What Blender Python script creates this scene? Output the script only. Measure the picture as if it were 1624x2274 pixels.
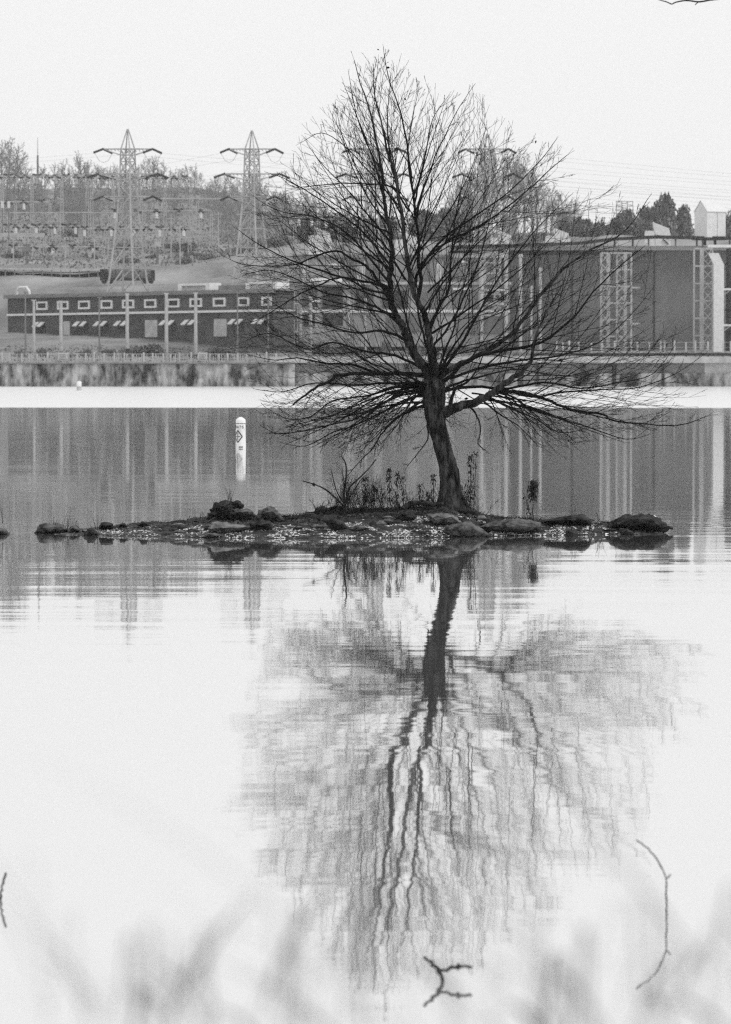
import bpy, bmesh, math, random
from mathutils import Vector, noise, Matrix
R = math.radians
scene = bpy.context.scene
for o in list(bpy.data.objects): bpy.data.objects.remove(o)
col = scene.collection
random.seed(7)

# ------------------------------------------------------------------ camera
F = 9475.0            # focal length in photo units (photo measured at 1624 x 2274)
CX, CY, HOR, HC = 812.0, 1137.0, 815.0, 2.5
TH = math.atan((CY - HOR) / F)
cam_d = bpy.data.cameras.new('camera'); cam = bpy.data.objects.new('camera', cam_d); col.objects.link(cam)
cam.location = (0, 0, HC); cam.rotation_euler = (R(90) - TH, 0, 0)
cam_d.sensor_fit = 'VERTICAL'; cam_d.sensor_height = 36; cam_d.lens = 36 * F / 2274
cam_d.clip_start = 0.1; cam_d.clip_end = 6000
cam_d.dof.use_dof = True; cam_d.dof.focus_distance = 63.8; cam_d.dof.aperture_fstop = 7.0
scene.camera = cam

# ------------------------------------------------------------------ sky, sun, exposure
SUN_EL, SUN_AZ = R(50), R(125)      # overcast, the glow sits behind the camera to the right
w = bpy.data.worlds.new('World'); scene.world = w; w.use_nodes = True
nt = w.node_tree; bg = nt.nodes['Background']
sky = nt.nodes.new('ShaderNodeTexSky'); sky.sky_type = 'NISHITA'; sky.sun_disc = False
sky.sun_elevation = SUN_EL; sky.sun_rotation = SUN_AZ; sky.air_density = 1.0; sky.dust_density = 3.0
bw = nt.nodes.new('ShaderNodeRGBToBW'); nt.links.new(sky.outputs[0], bw.inputs[0])
tc = nt.nodes.new('ShaderNodeTexCoord'); cn = nt.nodes.new('ShaderNodeTexNoise')
cn.inputs['Scale'].default_value = 2.2; cn.inputs['Detail'].default_value = 3
nt.links.new(tc.outputs['Generated'], cn.inputs['Vector'])
m1 = nt.nodes.new('ShaderNodeMath'); m1.operation = 'MULTIPLY_ADD'    # overcast deck: nearly even, soft clouds
nt.links.new(cn.outputs[0], m1.inputs[0]); m1.inputs[1].default_value = 0.9; m1.inputs[2].default_value = 9.5
m2 = nt.nodes.new('ShaderNodeMath'); m2.operation = 'MULTIPLY_ADD'
nt.links.new(bw.outputs[0], m2.inputs[0]); m2.inputs[1].default_value = 0.03; nt.links.new(m1.outputs[0], m2.inputs[2])
nt.links.new(m2.outputs[0], bg.inputs['Color']); bg.inputs['Strength'].default_value = 0.1
sd = bpy.data.lights.new('sun', 'SUN'); sd.energy = 1.1; sd.angle = R(12); sd.color = (1, 1, 1)
sun = bpy.data.objects.new('sun', sd); col.objects.link(sun)
sdir = Vector((math.sin(SUN_AZ) * math.cos(SUN_EL), math.cos(SUN_AZ) * math.cos(SUN_EL), math.sin(SUN_EL)))
sun.rotation_euler = sdir.to_track_quat('Z', 'Y').to_euler()
scene.view_settings.view_transform = 'Standard'; scene.view_settings.look = 'None'
scene.view_settings.exposure = 0; scene.view_settings.gamma = 1
scene.render.engine = 'CYCLES'
scene.cycles.use_denoising = False
scene.cycles.max_bounces = 5; scene.cycles.diffuse_bounces = 2; scene.cycles.glossy_bounces = 3
scene.cycles.volume_bounces = 0; scene.cycles.sample_clamp_indirect = 4
scene.cycles.filter_width = 1.3

# ------------------------------------------------------------------ helpers
def ray(px, py):
    c, s = math.cos(TH), math.sin(TH)
    a, b = (px - CX) / F, (CY - py) / F
    return Vector((a, c + b * s, -s + b * c))
def at(px, py, Y):
    d = ray(px, py); return Vector((0, 0, HC)) + d * (Y / d.y)
def wat(px, py, z=0.0):
    d = ray(px, py); return Vector((0, 0, HC)) + d * ((z - HC) / d.z)
def zof(py, Y): return at(CX, py, Y).z
def xof(px, Y): return at(px, HOR, Y).x

def mat(name, v, rough=0.85, var=0.0, scale=1.0, detail=4, bump=0.0, bscale=None, stretch=(1, 1, 1), v2=None, lo=0.35, hi=0.65, metal=0.0, spec=0.15):
    m = bpy.data.materials.new(name); m.use_nodes = True
    n = m.node_tree; b = n.nodes['Principled BSDF']
    b.inputs['Roughness'].default_value = rough; b.inputs['Metallic'].default_value = metal
    b.inputs['Specular IOR Level'].default_value = spec
    b.inputs['Base Color'].default_value = (v, v, v, 1)
    if var or v2 is not None:
        t = n.nodes.new('ShaderNodeTexCoord'); mp = n.nodes.new('ShaderNodeMapping')
        mp.inputs['Scale'].default_value = stretch
        ns = n.nodes.new('ShaderNodeTexNoise'); ns.inputs['Scale'].default_value = scale; ns.inputs['Detail'].default_value = detail
        ns.inputs['Roughness'].default_value = 0.65
        n.links.new(t.outputs['Object'], mp.inputs[0]); n.links.new(mp.outputs[0], ns.inputs['Vector'])
        rp = n.nodes.new('ShaderNodeValToRGB')
        a = max(0.0, v * (1 - var)) if v2 is None else v
        c = v * (1 + var) if v2 is None else v2
        rp.color_ramp.elements[0].position = lo; rp.color_ramp.elements[0].color = (a, a, a, 1)
        rp.color_ramp.elements[1].position = hi; rp.color_ramp.elements[1].color = (c, c, c, 1)
        n.links.new(ns.outputs[0], rp.inputs[0]); n.links.new(rp.outputs[0], b.inputs['Base Color'])
        if bump:
            n2 = n.nodes.new('ShaderNodeTexNoise'); n2.inputs['Scale'].default_value = bscale or scale * 3; n2.inputs['Detail'].default_value = 6
            n.links.new(mp.outputs[0], n2.inputs['Vector'])
            bp = n.nodes.new('ShaderNodeBump'); bp.inputs['Strength'].default_value = 1; bp.inputs['Distance'].default_value = bump
            n.links.new(n2.outputs[0], bp.inputs['Height']); n.links.new(bp.outputs[0], b.inputs['Normal'])
    return m

class MB:
    def __init__(s): s.v = []; s.f = []; s.smooth = False
    def quad(s, a, b, c, d):
        i = len(s.v); s.v += [tuple(a), tuple(b), tuple(c), tuple(d)]; s.f.append((i, i+1, i+2, i+3)); return s
    def tri(s, a, b, c):
        i = len(s.v); s.v += [tuple(a), tuple(b), tuple(c)]; s.f.append((i, i+1, i+2)); return s
    def obox(s, o, ax, ay, az):       # corner o and three edge vectors
        i = len(s.v); o = Vector(o)
        for k in range(8): s.v.append(tuple(o + (ax if k & 1 else ax * 0) + (ay if k & 2 else ay * 0) + (az if k & 4 else az * 0)))
        for f in ((0,2,3,1), (4,5,7,6), (0,1,5,4), (2,6,7,3), (0,4,6,2), (1,3,7,5)): s.f.append(tuple(i + k for k in f))
        return s
    def box(s, x0, y0, z0, x1, y1, z1):
        return s.obox((x0, y0, z0), Vector((x1-x0, 0, 0)), Vector((0, y1-y0, 0)), Vector((0, 0, z1-z0)))
    def tube(s, pts, rad, n=6, cap=True):
        pts = [Vector(p) for p in pts]
        if not isinstance(rad, (list, tuple)): rad = [rad] * len(pts)
        i0 = len(s.v); up = None
        for k, p in enumerate(pts):
            t = (pts[min(k+1, len(pts)-1)] - pts[max(k-1, 0)])
            if t.length < 1e-9: t = Vector((0, 0, 1))
            t.normalize()
            if up is None:
                up = t.orthogonal().normalized()
            up = (up - t * up.dot(t))
            if up.length < 1e-6: up = t.orthogonal()
            up.normalize(); sd = t.cross(up)
            for j in range(n):
                a = 2 * math.pi * j / n
                q = p + (up * math.cos(a) + sd * math.sin(a)) * rad[k]
                s.v.append((q.x, q.y, q.z))
        for k in range(len(pts) - 1):
            for j in range(n):
                a = i0 + k*n + j; b = i0 + k*n + (j+1) % n
                s.f.append((a, b, b+n, a+n))
        if cap and n > 3:
            s.f.append(tuple(i0 + j for j in range(n))[::-1]); e = i0 + (len(pts)-1)*n
            s.f.append(tuple(e + j for j in range(n)))
        return s
    def mesh(s, name, m):
        me = bpy.data.meshes.new(name); me.from_pydata(s.v, [], s.f); me.update()
        if m: me.materials.append(m)
        if s.smooth: me.shade_smooth()
        return me
    def build(s, name, m, parent=None):
        o = bpy.data.objects.new(name, s.mesh(name, m)); col.objects.link(o)
        if parent: o.parent = parent
        return o

def tag(o, label, cat, group=None):
    o['label'] = label; o['category'] = cat
    if group: o['group'] = group
    return o
def empty(name, loc, label, cat, group=None, rz=0):
    o = bpy.data.objects.new(name, None); col.objects.link(o); o.location = loc; o.rotation_euler = (0, 0, rz)
    o.empty_display_size = 0.3
    return tag(o, label, cat, group)
def struct(o): o['kind'] = 'structure'; return o
def stuff(o): o['kind'] = 'stuff'; return o
def copy_thing(o, loc, rz=0, scale=None, label=None, group=None):
    c = o.copy(); col.objects.link(c); c.location = loc; c.rotation_euler = (0, 0, rz)
    if scale: c.scale = scale
    if label: c['label'] = label
    if group: c['group'] = group
    for ch in list(o.children):
        d = ch.copy(); col.objects.link(d); d.parent = c
        for g in list(ch.children):
            e = g.copy(); col.objects.link(e); e.parent = d
    return c
def fbm(x, y, z=0, o=4):
    return noise.fractal(Vector((x, y, z)), 1.0, 2.0, o)
def rnd_dir():
    while True:
        v = Vector((random.uniform(-1, 1), random.uniform(-1, 1), random.uniform(-1, 1)))
        if 0.1 < v.length < 1: return v.normalized()
def lerp_tab(tab, x):
    if x <= tab[0][0]: return tab[0][1]
    for (a, b), (c, d) in zip(tab, tab[1:]):
        if x <= c: return b + (d - b) * (x - a) / (c - a)
    return tab[-1][1]

# ------------------------------------------------------------------ materials
M = {}
M['far_ground'] = mat('winter_grass', 0.11, 0.95, v2=0.36, scale=0.09, detail=8, stretch=(1, 0.5, 1), lo=0.3, hi=0.7)
M['concrete'] = mat('stained_concrete', 0.03, 0.9, v2=0.46, scale=0.6, detail=9, stretch=(1, 1, 0.4), lo=0.4, hi=0.64)
M['ledge'] = mat('pale_concrete', 0.42, 0.9, var=0.2, scale=0.6)
M['brick'] = mat('dark_brick', 0.085, 0.9, var=0.25, scale=0.35)
M['brick2'] = mat('powerhouse_brick', 0.10, 0.9, v2=0.21, scale=0.16, detail=7, stretch=(1, 1, .45), lo=.3, hi=.7)
M['glass'] = mat('dark_glass', 0.03, 0.25, var=0.3, scale=1)
M['white'] = mat('white_paint', 0.72, 0.6, var=0.08, scale=1.5)
M['pale'] = mat('pale_paint', 0.45, 0.7, var=0.15, scale=1.0)
M['steel'] = mat('galvanised_steel', 0.42, 0.6, var=0.15, scale=0.7)
M['steel_mid'] = mat('weathered_steel', 0.2, 0.7, var=0.2, scale=0.7)
M['dark'] = mat('dark_metal', 0.035, 0.7, var=0.3, scale=1)
M['roof'] = mat('roof_felt', 0.22, 0.9, var=0.2, scale=0.5)
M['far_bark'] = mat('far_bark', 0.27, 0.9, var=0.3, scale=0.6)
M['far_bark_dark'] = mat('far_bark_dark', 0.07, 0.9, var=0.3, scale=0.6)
M['bark'] = mat('tree_bark', 0.005, 0.95, v2=0.085, scale=13, detail=8, bump=0.03, bscale=26, stretch=(1, 1, 0.3), lo=.42, hi=.68)
M['twig'] = mat('twig_bark', 0.007, 0.9, var=0.4, scale=6)
M['rock'] = mat('grey_rock', 0.02, 0.9, v2=0.16, scale=6, detail=9, bump=0.03, bscale=22, lo=.38, hi=.62)
M['rock_dark'] = mat('dark_rock', 0.006, 0.9, v2=0.065, scale=7, detail=9, bump=0.03, bscale=24, lo=.38, hi=.66)
M['rock_light'] = mat('light_rock', 0.05, 0.9, v2=0.26, scale=6, detail=9, bump=0.025, bscale=22)
M['soil'] = mat('shore_soil', 0.006, 0.95, v2=0.075, scale=6, detail=10, bump=0.03, bscale=26, lo=.38, hi=.68)
M['shell'] = mat('shell', 0.25, 0.6, v2=0.85, scale=9)
M['pebble'] = mat('pebble', 0.015, 0.8, v2=0.16, scale=11)
M['weed'] = mat('dead_weed', 0.008, 0.9, v2=0.035, scale=20)
M['reed'] = mat('dry_reed', 0.10, 0.8, v2=0.2, scale=20)
M['bank'] = mat('bank_soil', 0.05, 0.95, v2=0.12, scale=4)
M['buoy'] = mat('buoy_white', 0.45, 0.5, v2=0.8, scale=5, detail=7, stretch=(1, 1, .5), lo=.25, hi=.5)
M['mark'] = mat('marking', 0.045, 0.6, var=0.2, scale=9)

# ------------------------------------------------------------------ water
def water_material():
    m = bpy.data.materials.new('lake_water'); m.use_nodes = True
    n = m.node_tree; n.nodes.clear(); L = n.links.new
    out = n.nodes.new('ShaderNodeOutputMaterial')
    geo = n.nodes.new('ShaderNodeNewGeometry'); sep = n.nodes.new('ShaderNodeSeparateXYZ'); L(geo.outputs['Position'], sep.inputs[0])
    def math_(op, a, b=None, c=None):
        k = n.nodes.new('ShaderNodeMath'); k.operation = op
        for i, q in enumerate((a, b, c)):
            if q is None: continue
            if isinstance(q, (int, float)): k.inputs[i].default_value = q
            else: L(q, k.inputs[i])
        return k.outputs[0]
    def tex(sc, detail, rough=0.5, off=0.0):
        mp = n.nodes.new('ShaderNodeMapping'); mp.inputs['Scale'].default_value = sc; mp.inputs['Location'].default_value = (off, off, 0)
        L(geo.outputs['Position'], mp.inputs[0])
        t = n.nodes.new('ShaderNodeTexNoise'); t.inputs['Scale'].default_value = 1; t.inputs['Detail'].default_value = detail; t.inputs['Roughness'].default_value = rough
        L(mp.outputs[0], t.inputs['Vector']); return t.outputs[0]
    # ripples: long-crested swell across the view plus finer wavelets; slopes given directly
    sy1 = math_('SUBTRACT', tex((0.16, 1.5, 1), 3, 0.6), 0.5)
    sy2 = math_('SUBTRACT', tex((0.9, 6.0, 1), 2, 0.6, 31), 0.5)
    sy3 = math_('SUBTRACT', tex((0.02, 0.16, 1), 2, 0.6, 77), 0.5)
    sx1 = math_('SUBTRACT', tex((1.1, 1.3, 1), 3, 0.6, 13), 0.5)
    patch = tex((0.03, 0.07, 1), 2, 0.5, 5)
    gust = math_('MULTIPLY_ADD', patch, 3.4, -0.8)
    gust = math_('MAXIMUM', gust, 0.15)
    a1 = math_('MULTIPLY', math_('MULTIPLY', sy1, 0.0125), gust)
    a2 = math_('MULTIPLY', math_('MULTIPLY', sy2, 0.008), gust)
    a3 = math_('MULTIPLY', sy3, 0.005)
    ay = math_('ADD', math_('ADD', a1, a2), a3)
    ax = math_('MULTIPLY', sx1, 0.012)
    # wind-ruffled strip in front of the far shore
    edge = math_('MULTIPLY_ADD', tex((0.02, 0.02, 1), 3, 0.6, 50), 16.0, 252.0)
    wr = n.nodes.new('ShaderNodeMapRange'); wr.interpolation_type = 'SMOOTHSTEP'; wr.inputs['From Min'].default_value = -4; wr.inputs['From Max'].default_value = 9
    L(math_('SUBTRACT', sep.outputs[1], edge), wr.inputs['Value']); wind = wr.outputs[0]
    wy = math_('MULTIPLY', math_('SUBTRACT', tex((0.5, 1.7, 1), 3, 0.6, 9), 0.5), math_('MULTIPLY', wind, 0.05))
    cmb = n.nodes.new('ShaderNodeCombineXYZ'); L(ax, cmb.inputs[0]); L(math_('ADD', ay, wy), cmb.inputs[1]); cmb.inputs[2].default_value = 1
    nrm = n.nodes.new('ShaderNodeVectorMath'); nrm.operation = 'NORMALIZE'; L(cmb.outputs[0], nrm.inputs[0])
    gl = n.nodes.new('ShaderNodeBsdfGlossy'); gl.inputs['Color'].default_value = (0.97, 0.97, 0.97, 1)
    L(nrm.outputs[0], gl.inputs['Normal'])
    far = n.nodes.new('ShaderNodeMapRange'); far.inputs['From Min'].default_value = 62; far.inputs['From Max'].default_value = 110
    far.inputs['To Min'].default_value = 0.028; far.inputs['To Max'].default_value = 0.05; L(sep.outputs[1], far.inputs['Value'])
    L(math_('MULTIPLY_ADD', wind, 0.24, far.outputs[0]), gl.inputs['Roughness'])
    df = n.nodes.new('ShaderNodeBsdfDiffuse'); df.inputs['Color'].default_value = (0.46, 0.46, 0.46, 1)
    lw = n.nodes.new('ShaderNodeLayerWeight'); lw.inputs['Blend'].default_value = 0.5     # facing: 1 at grazing
    cz = math_('SUBTRACT', 1.0, lw.outputs['Facing'])
    fac = math_('MULTIPLY_ADD', math_('MULTIPLY_ADD', cz, -6.5, -0.1), cz, 0.985)
    fac = math_('MAXIMUM', fac, 0.2)
    mx = n.nodes.new('ShaderNodeMixShader'); L(fac, mx.inputs[0]); L(df.outputs[0], mx.inputs[1]); L(gl.outputs[0], mx.inputs[2])
    L(mx.outputs[0], out.inputs['Surface'])
    return m
mb = MB(); mb.quad((-900, -60, 0), (900, -60, 0), (900, 580, 0), (-900, 580, 0))
water = struct(mb.build('water', water_material()))

# ------------------------------------------------------------------ far terrain
PROF_L = [(545, -1.5), (551.5, -1.2), (551.8, 2.8), (556, 3.4), (570, 5.2), (585, 6.2), (602, 7.0), (628, 8.0), (645, 14.0), (700, zof(606, 700)), (760, zof(566, 760)), (810, zof(530, 810)), (860, zof(478, 860)), (910, zof(440, 910)), (1000, 44), (1200, 46)]
PROF_R = [(545, -1.5), (551.5, -1.2), (551.8, 2.8), (556, 3.6), (570, 4.4), (602, 4.8), (622, 7.0), (650, 18), (700, zof(538, 700)), (760, zof(545, 760)), (900, 29), (1000, 33), (1200, 36)]
def land(x, y):
    px = CX + x / y * F
    k = min(1, max(0, (px - 400) / 330.0)); k = k * k * (3 - 2 * k)
    z = lerp_tab(PROF_L, y) * (1 - k) + lerp_tab(PROF_R, y) * k
    if y > 640: z += fbm(x * 0.02, y * 0.02, 3) * 2.2 + fbm(x * 0.1, y * 0.1, 5) * 0.5
    elif y > 553: z += fbm(x * 0.12, y * 0.12, 5) * 0.22
    return z
mb = MB(); mb.smooth = True
xs = [-500, -350, -250, -180] + [-140 + i * 2.2 for i in range(128)] + [180, 250, 350, 500]
ys = [545, 551.5, 551.8] + [553 + i * 3.0 for i in range(62)] + [742 + i * 7 for i in range(40)] + [1060, 1120, 1200]
for y in ys:
    for x in xs: mb.v.append((x, y, land(x, y)))
nx = len(xs)
for j in range(len(ys) - 1):
    for i in range(nx - 1):
        a = j * nx + i; mb.f.append((a, a+1, a+1+nx, a+nx))
struct(mb.build('hillside_ground', M['far_ground']))

# ------------------------------------------------------------------ shore walls
e = empty('seawall', (xof(120, 551), 551, 0), 'low stained concrete seawall streaked with moss, under the fence at left', 'wall')
def px_box(mb, x0, x1, ytop, ybot, Y, depth):   # camera-facing block on world axes, front face at Y
    a, b = xof(x0, Y), xof(x1, Y)
    mb.box(a, Y, zof(ybot, Y), b, Y + depth, zof(ytop, Y)); return mb
def child(parent, mb, name, m):
    inv = parent.matrix_basis.inverted() if True else None
    inv = (Matrix.Translation(parent.location) @ parent.rotation_euler.to_matrix().to_4x4()).inverted()
    mb.v = [tuple(inv @ Vector(v)) for v in mb.v]
    return mb.build(name, m, parent)
# wall face: uneven old concrete with vertical joints
mb = MB(); X0, X1 = xof(-260, 551), xof(655, 551)
n_ = 260
cols_ = [X0 + (X1 - X0) * i / n_ for i in range(n_ + 1)]
zs_ = [-1.2, 0, 0.5, 1.0, 1.5, 2.0, 2.5, 2.92]
for z in zs_:
    for x in cols_:
        mb.v.append((x, 551 + fbm(x * 0.7, z * 0.7, 2) * 0.22 + 0.25 * max(0, math.sin(x * 1.6)) ** 12 - (0.12 if z < 0.6 else 0), z))
for j in range(len(zs_) - 1):
    for i in range(n_):
        a = j * (n_ + 1) + i; mb.f.append((a, a+1, a+2+n_, a+1+n_))
child(e, mb, 'wall_face', M['concrete'])
mb = MB(); mb.box(X0, 550.8, 2.92, X1, 551.9, 3.08); child(e, mb, 'coping', M['steel_mid'])

e = empty('quay_wall', (xof(1100, 551), 551, 0), 'long quay wall with a pale concrete walkway ledge below the powerhouse', 'wall')
mb = MB(); px_box(mb, 655, 1565, 806, 829, 551.6, 3); child(e, mb, 'upper_face', M['steel_mid'])
mb = MB(); px_box(mb, 1565, 1950, 806, 829, 551.5, 3); child(e, mb, 'pale_panel', M['pale'])
mb = MB(); px_box(mb, 655, 1950, 829, 866, 551.2, 3); child(e, mb, 'lower_face', M['concrete'])
mb = MB(); px_box(mb, 600, 1950, 792, 806, 550.8, 4); child(e, mb, 'walkway_ledge', M['ledge'])
mb = MB(); px_box(mb, 1180, 1950, 784, 790, 552.4, 0.6); child(e, mb, 'kerb', M['dark'])
mb = MB()
for px in (900, 1000, 1150, 1192, 1290, 1360, 1470): px_box(mb, px, px + random.uniform(5, 16), 809, 857, 551.1, 0.3)
child(e, mb, 'drain_stain_recess', M['dark'])

# fence on the left seawall
e = empty('chain_fence', (xof(0, 552.6), 552.6, 3.1), 'pale chain fence with closely set posts along the seawall top', 'fence')
mbp = MB(); k = 0
for px in range(-60, 650, 21):
    q = px + random.uniform(-4, 4); x = xof(q, 552.6)
    m_ = MB(); m_.box(x - .11, 552.5, 2.9, x + .11, 552.7, zof(783 + random.uniform(-2, 3), 552.6)); child(e, m_, 'post', M['pale'])
mb = MB()
z0, z1 = 3.1, zof(786, 552.6)
xa, xb = xof(-60, 552.6), xof(640, 552.6)
for z in (z0 + .1, (z0 + z1) / 2, z1): mb.box(xa, 552.57, z - .035, xb, 552.63, z + .035)
x = xa
while x < xb:
    if fbm(x * .35, 4) > -0.15: mb.box(x, 552.585, z0, x + random.uniform(.03, .13), 552.615, z1 - random.uniform(0, .3))
    x += random.uniform(.16, .34)
child(e, mb, 'mesh_panel', M['pale'])
for px, lab in ((140, 'pale rectangular notice board on the fence, left of the two boards'), (450, 'pale rectangular notice board on the fence, right of the two boards')):
    s = empty('notice_board', (xof(px, 552.2), 552.2, 3.1), lab, 'sign', 'notice boards on the seawall fence')
    mb = MB(); px_box(mb, px - 11, px + 11, 783, 801, 552.2, .06); child(s, mb, 'panel', M['pale'])
    mb = MB()
    for i, yy in enumerate((787, 790.5, 794, 797.5)):
        px_box(mb, px - 8 + (i % 2), px + 8 - (i % 3), yy, yy + 0.9, 552.16, .03)
    child(s, mb, 'lettering', M['steel_mid'])
    for d in (-9, 9):
        mb = MB(); mb.box(xof(px + d, 552.3) - .05, 552.28, 2.9, xof(px + d, 552.3) + .05, 552.36, zof(784, 552.3)); child(s, mb, 'leg', M['steel_mid'])

# railing on the right quay
e = empty('quay_railing', (xof(1400, 553), 553, zof(792, 553)), 'white posted railing on the quay walkway in front of the powerhouse', 'railing')
for zx in (240, 290, 340, 415, 515, 600, 700, 880, 975, 1065, 1095, 1175, 1265, 1340, 1440, 1560, 1620, 1690):
    px = (1800 + zx / 2.32) / 1.5394
    mb = MB(); x = xof(px, 553); mb.box(x - .11, 552.9, zof(792, 553), x + .11, 553.1, zof(757 + random.uniform(-2, 3), 553)); child(e, mb, 'post', M['steel'])
mb = MB()
for yy in (760, 771): mb.box(xof(1230, 553), 552.97, zof(yy + .6, 553), xof(1700, 553), 553.03, zof(yy, 553))
child(e, mb, 'rail', M['steel'])

# ------------------------------------------------------------------ brick office building, receding to the left
YA, YB = 615.0, 565.0
A = Vector((xof(18, YA), YA, 0)); B = Vector((xof(608, YB), YB, 0))
U = (B - A); LEN = U.length; U.normalize(); N_ = Vector((U.y, -U.x, 0))
if N_.y > 0: N_ = -N_
Z = Vector((0, 0, 1)); Z0, Z1 = 7.0, 12.75
def s_of(px):
    k = (px - CX) / F; return (k * YA - A.x) / (U.x - k * U.y)
bld = empty('brick_office', A + Z * Z0, 'long dark brick two storey building with a row of white framed windows', 'building')
def fb(mb, s0, s1, z0, z1, o0, o1):   # block on the facade
    mb.obox(A + U * s0 + N_ * o0 + Z * z0, U * (s1 - s0), N_ * (o1 - o0), Z * (z1 - z0)); return mb
DEP = 3.4
child(bld, fb(MB(), 0, LEN, Z0 - 3, Z1 - .15, -DEP, 0), 'wall', M['brick'])
rf = child(bld, fb(MB(), -.4, LEN + .4, Z1 - .15, Z1 + .12, -DEP - .4, .45), 'roof', M['roof'])
child(bld, fb(MB(), -.4, LEN + .4, Z1 - .42, Z1 - .153, .003, .5), 'fascia', M['steel_mid'])
child(bld, fb(MB(), .2, LEN + .35, 9.83, 10.13, .003, .35), 'white_band', M['white'])
m_ = MB(); m_.obox(A + U * (LEN + .003) + N_ * (-DEP) + Z * 9.83, U * .3, N_ * (DEP), Z * .3); child(bld, m_, 'white_band', M['pale'])
for px in (95.5, 142, 189, 239, 287, 336, 387, 437, 489, 542.5, 593.7):
    s = s_of(px); hw = 1.42 if px < 500 else 1.3
    if px > 590: hw = 1.1
    z0, z1 = 10.62, 11.82
    f = MB(); t = .26
    fb(f, s-hw, s+hw, z0, z0+t, .003, .16); fb(f, s-hw, s+hw, z1-t, z1, .003, .16)
    fb(f, s-hw, s-hw+t*1.5, z0+t, z1-t, .003, .16); fb(f, s+hw-t*1.5, s+hw, z0+t, z1-t, .003, .16)
    fo = child(bld, f, 'window', M['white'])
    g = MB(); fb(g, s-hw+t*1.5, s+hw-t*1.5, z0+t, z1-t, .005, .05)
    inv = (Matrix.Translation(bld.location)).inverted(); g.v = [tuple(inv @ Vector(v)) for v in g.v]; g.build('pane', M['glass'], fo)
for a, b in ((86, 97), (176, 191), (222, 236), (267, 282), (368, 385), (417, 432), (521, 537), (573, 587)):
    for px in (a, b):
        s = s_of(px); w_ = .55
        o = A + U * s + Z * 8.35
        m_ = MB(); m_.obox(o - U * w_ + N_ * .003 + Z * .45, U * 2 * w_ * .85, N_ * .75 - Z * .62, Z * .12 + N_ * .05); aw = child(bld, m_, 'awning', M['white'])
        m_ = MB(); fb(m_, s - w_, s + w_ * 1.2, 7.25, 8.45, .004, .06); child(bld, m_, 'lower_window', M['glass'])
for a, b in ((143, 157), (324, 351), (477, 505)):
    m_ = MB(); fb(m_, s_of(a), s_of(b), 6.6, 8.95, .003, .12); child(bld, m_, 'door', M['pale'])
m_ = MB(); fb(m_, s_of(18), s_of(60), 7.25, 7.4, .003, 1.3); child(bld, m_, 'porch_slab', M['pale'])
# roof housings
for a, b in ((385, 455), (535, 605)):
    s0, s1 = s_of(a), s_of(b); rr = MB()
    base = Z1 + .12; hgt = 1.0
    fb(rr, s0, s1, base + hgt - .32, base + hgt, -2.8, -.8); fb(rr, s0, s0 + .9, base, base + hgt - .32, -2.8, -.8); fb(rr, s1 - .9, s1, base, base + hgt - .32, -2.8, -.8)
    h = child(bld, rr, 'roof_housing', M['white'])
    g = MB(); fb(g, s0 + .9, s1 - .9, base, base + hgt - .32, -2.6, -1.1); child(bld, g, 'roof_housing', M['pale'])
g = MB(); fb(g, s_of(470), s_of(530), Z1 + .12, Z1 + .75, -2.7, -1.2); child(bld, g, 'roof_duct', M['steel_mid'])
g = MB()
c0 = A + U * s_of(38) - N_ * 1.2 + Z * (Z1 + .1)
g.tube([c0 - U * 1.7 + Z * 0, c0 - U * 1.7 + Z * .6, c0 - U * 1.1 + Z * 1.1, c0 + U * .8 + Z * 1.1, c0 + U * 1.5 + Z * .5, c0 + U * 1.6], .17, 8)
child(bld, g, 'vent_pipe', M['white'])

# lamp / utility poles in front of the office
for i, (px, ytop, dk) in enumerate(((57, 650, 1), (76, 668, 0), (136, 670, 0), (221, 662, 1), (283, 654, 0), (370, 653, 0), (435, 652, 0), (528, 652, 1), (596, 652, 1))):
    Y = 563.0 + (0 if not dk else 2); x = xof(px, Y); zb = land(x, Y) - .2
    names = ('leftmost of the dark thin poles, at the office building left end', 'pale pole left of the first white framed window', 'thick pale pole by the leftmost pale door',
             'dark pole between the third and fourth white framed windows', 'pale pole crossing the fifth white framed window', 'pale pole just left of the seventh white framed window',
             'tall pale pole crossing the eighth white framed window', 'dark pole left of the tenth white framed window', 'dark pole crossing the last window at the right end')
    e = empty('utility_pole', (x, Y, zb), names[i], 'pole', 'poles in front of the brick office')
    r = .19 if not dk else .11
    if px in (436, 435, 136, 283, 370): r = .25
    mt = M['steel_mid'] if dk else M['pale']
    m_ = MB(); m_.tube([(x, Y, zb), (x, Y, zof(ytop, Y))], [r, r * .85], 8); child(e, m_, 'shaft', mt)
    m_ = MB(); zt = zof(ytop, Y); m_.box(x - .3, Y - .12, zt, x + .3, Y + .12, zt + .14); child(e, m_, 'cap', mt)

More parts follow.
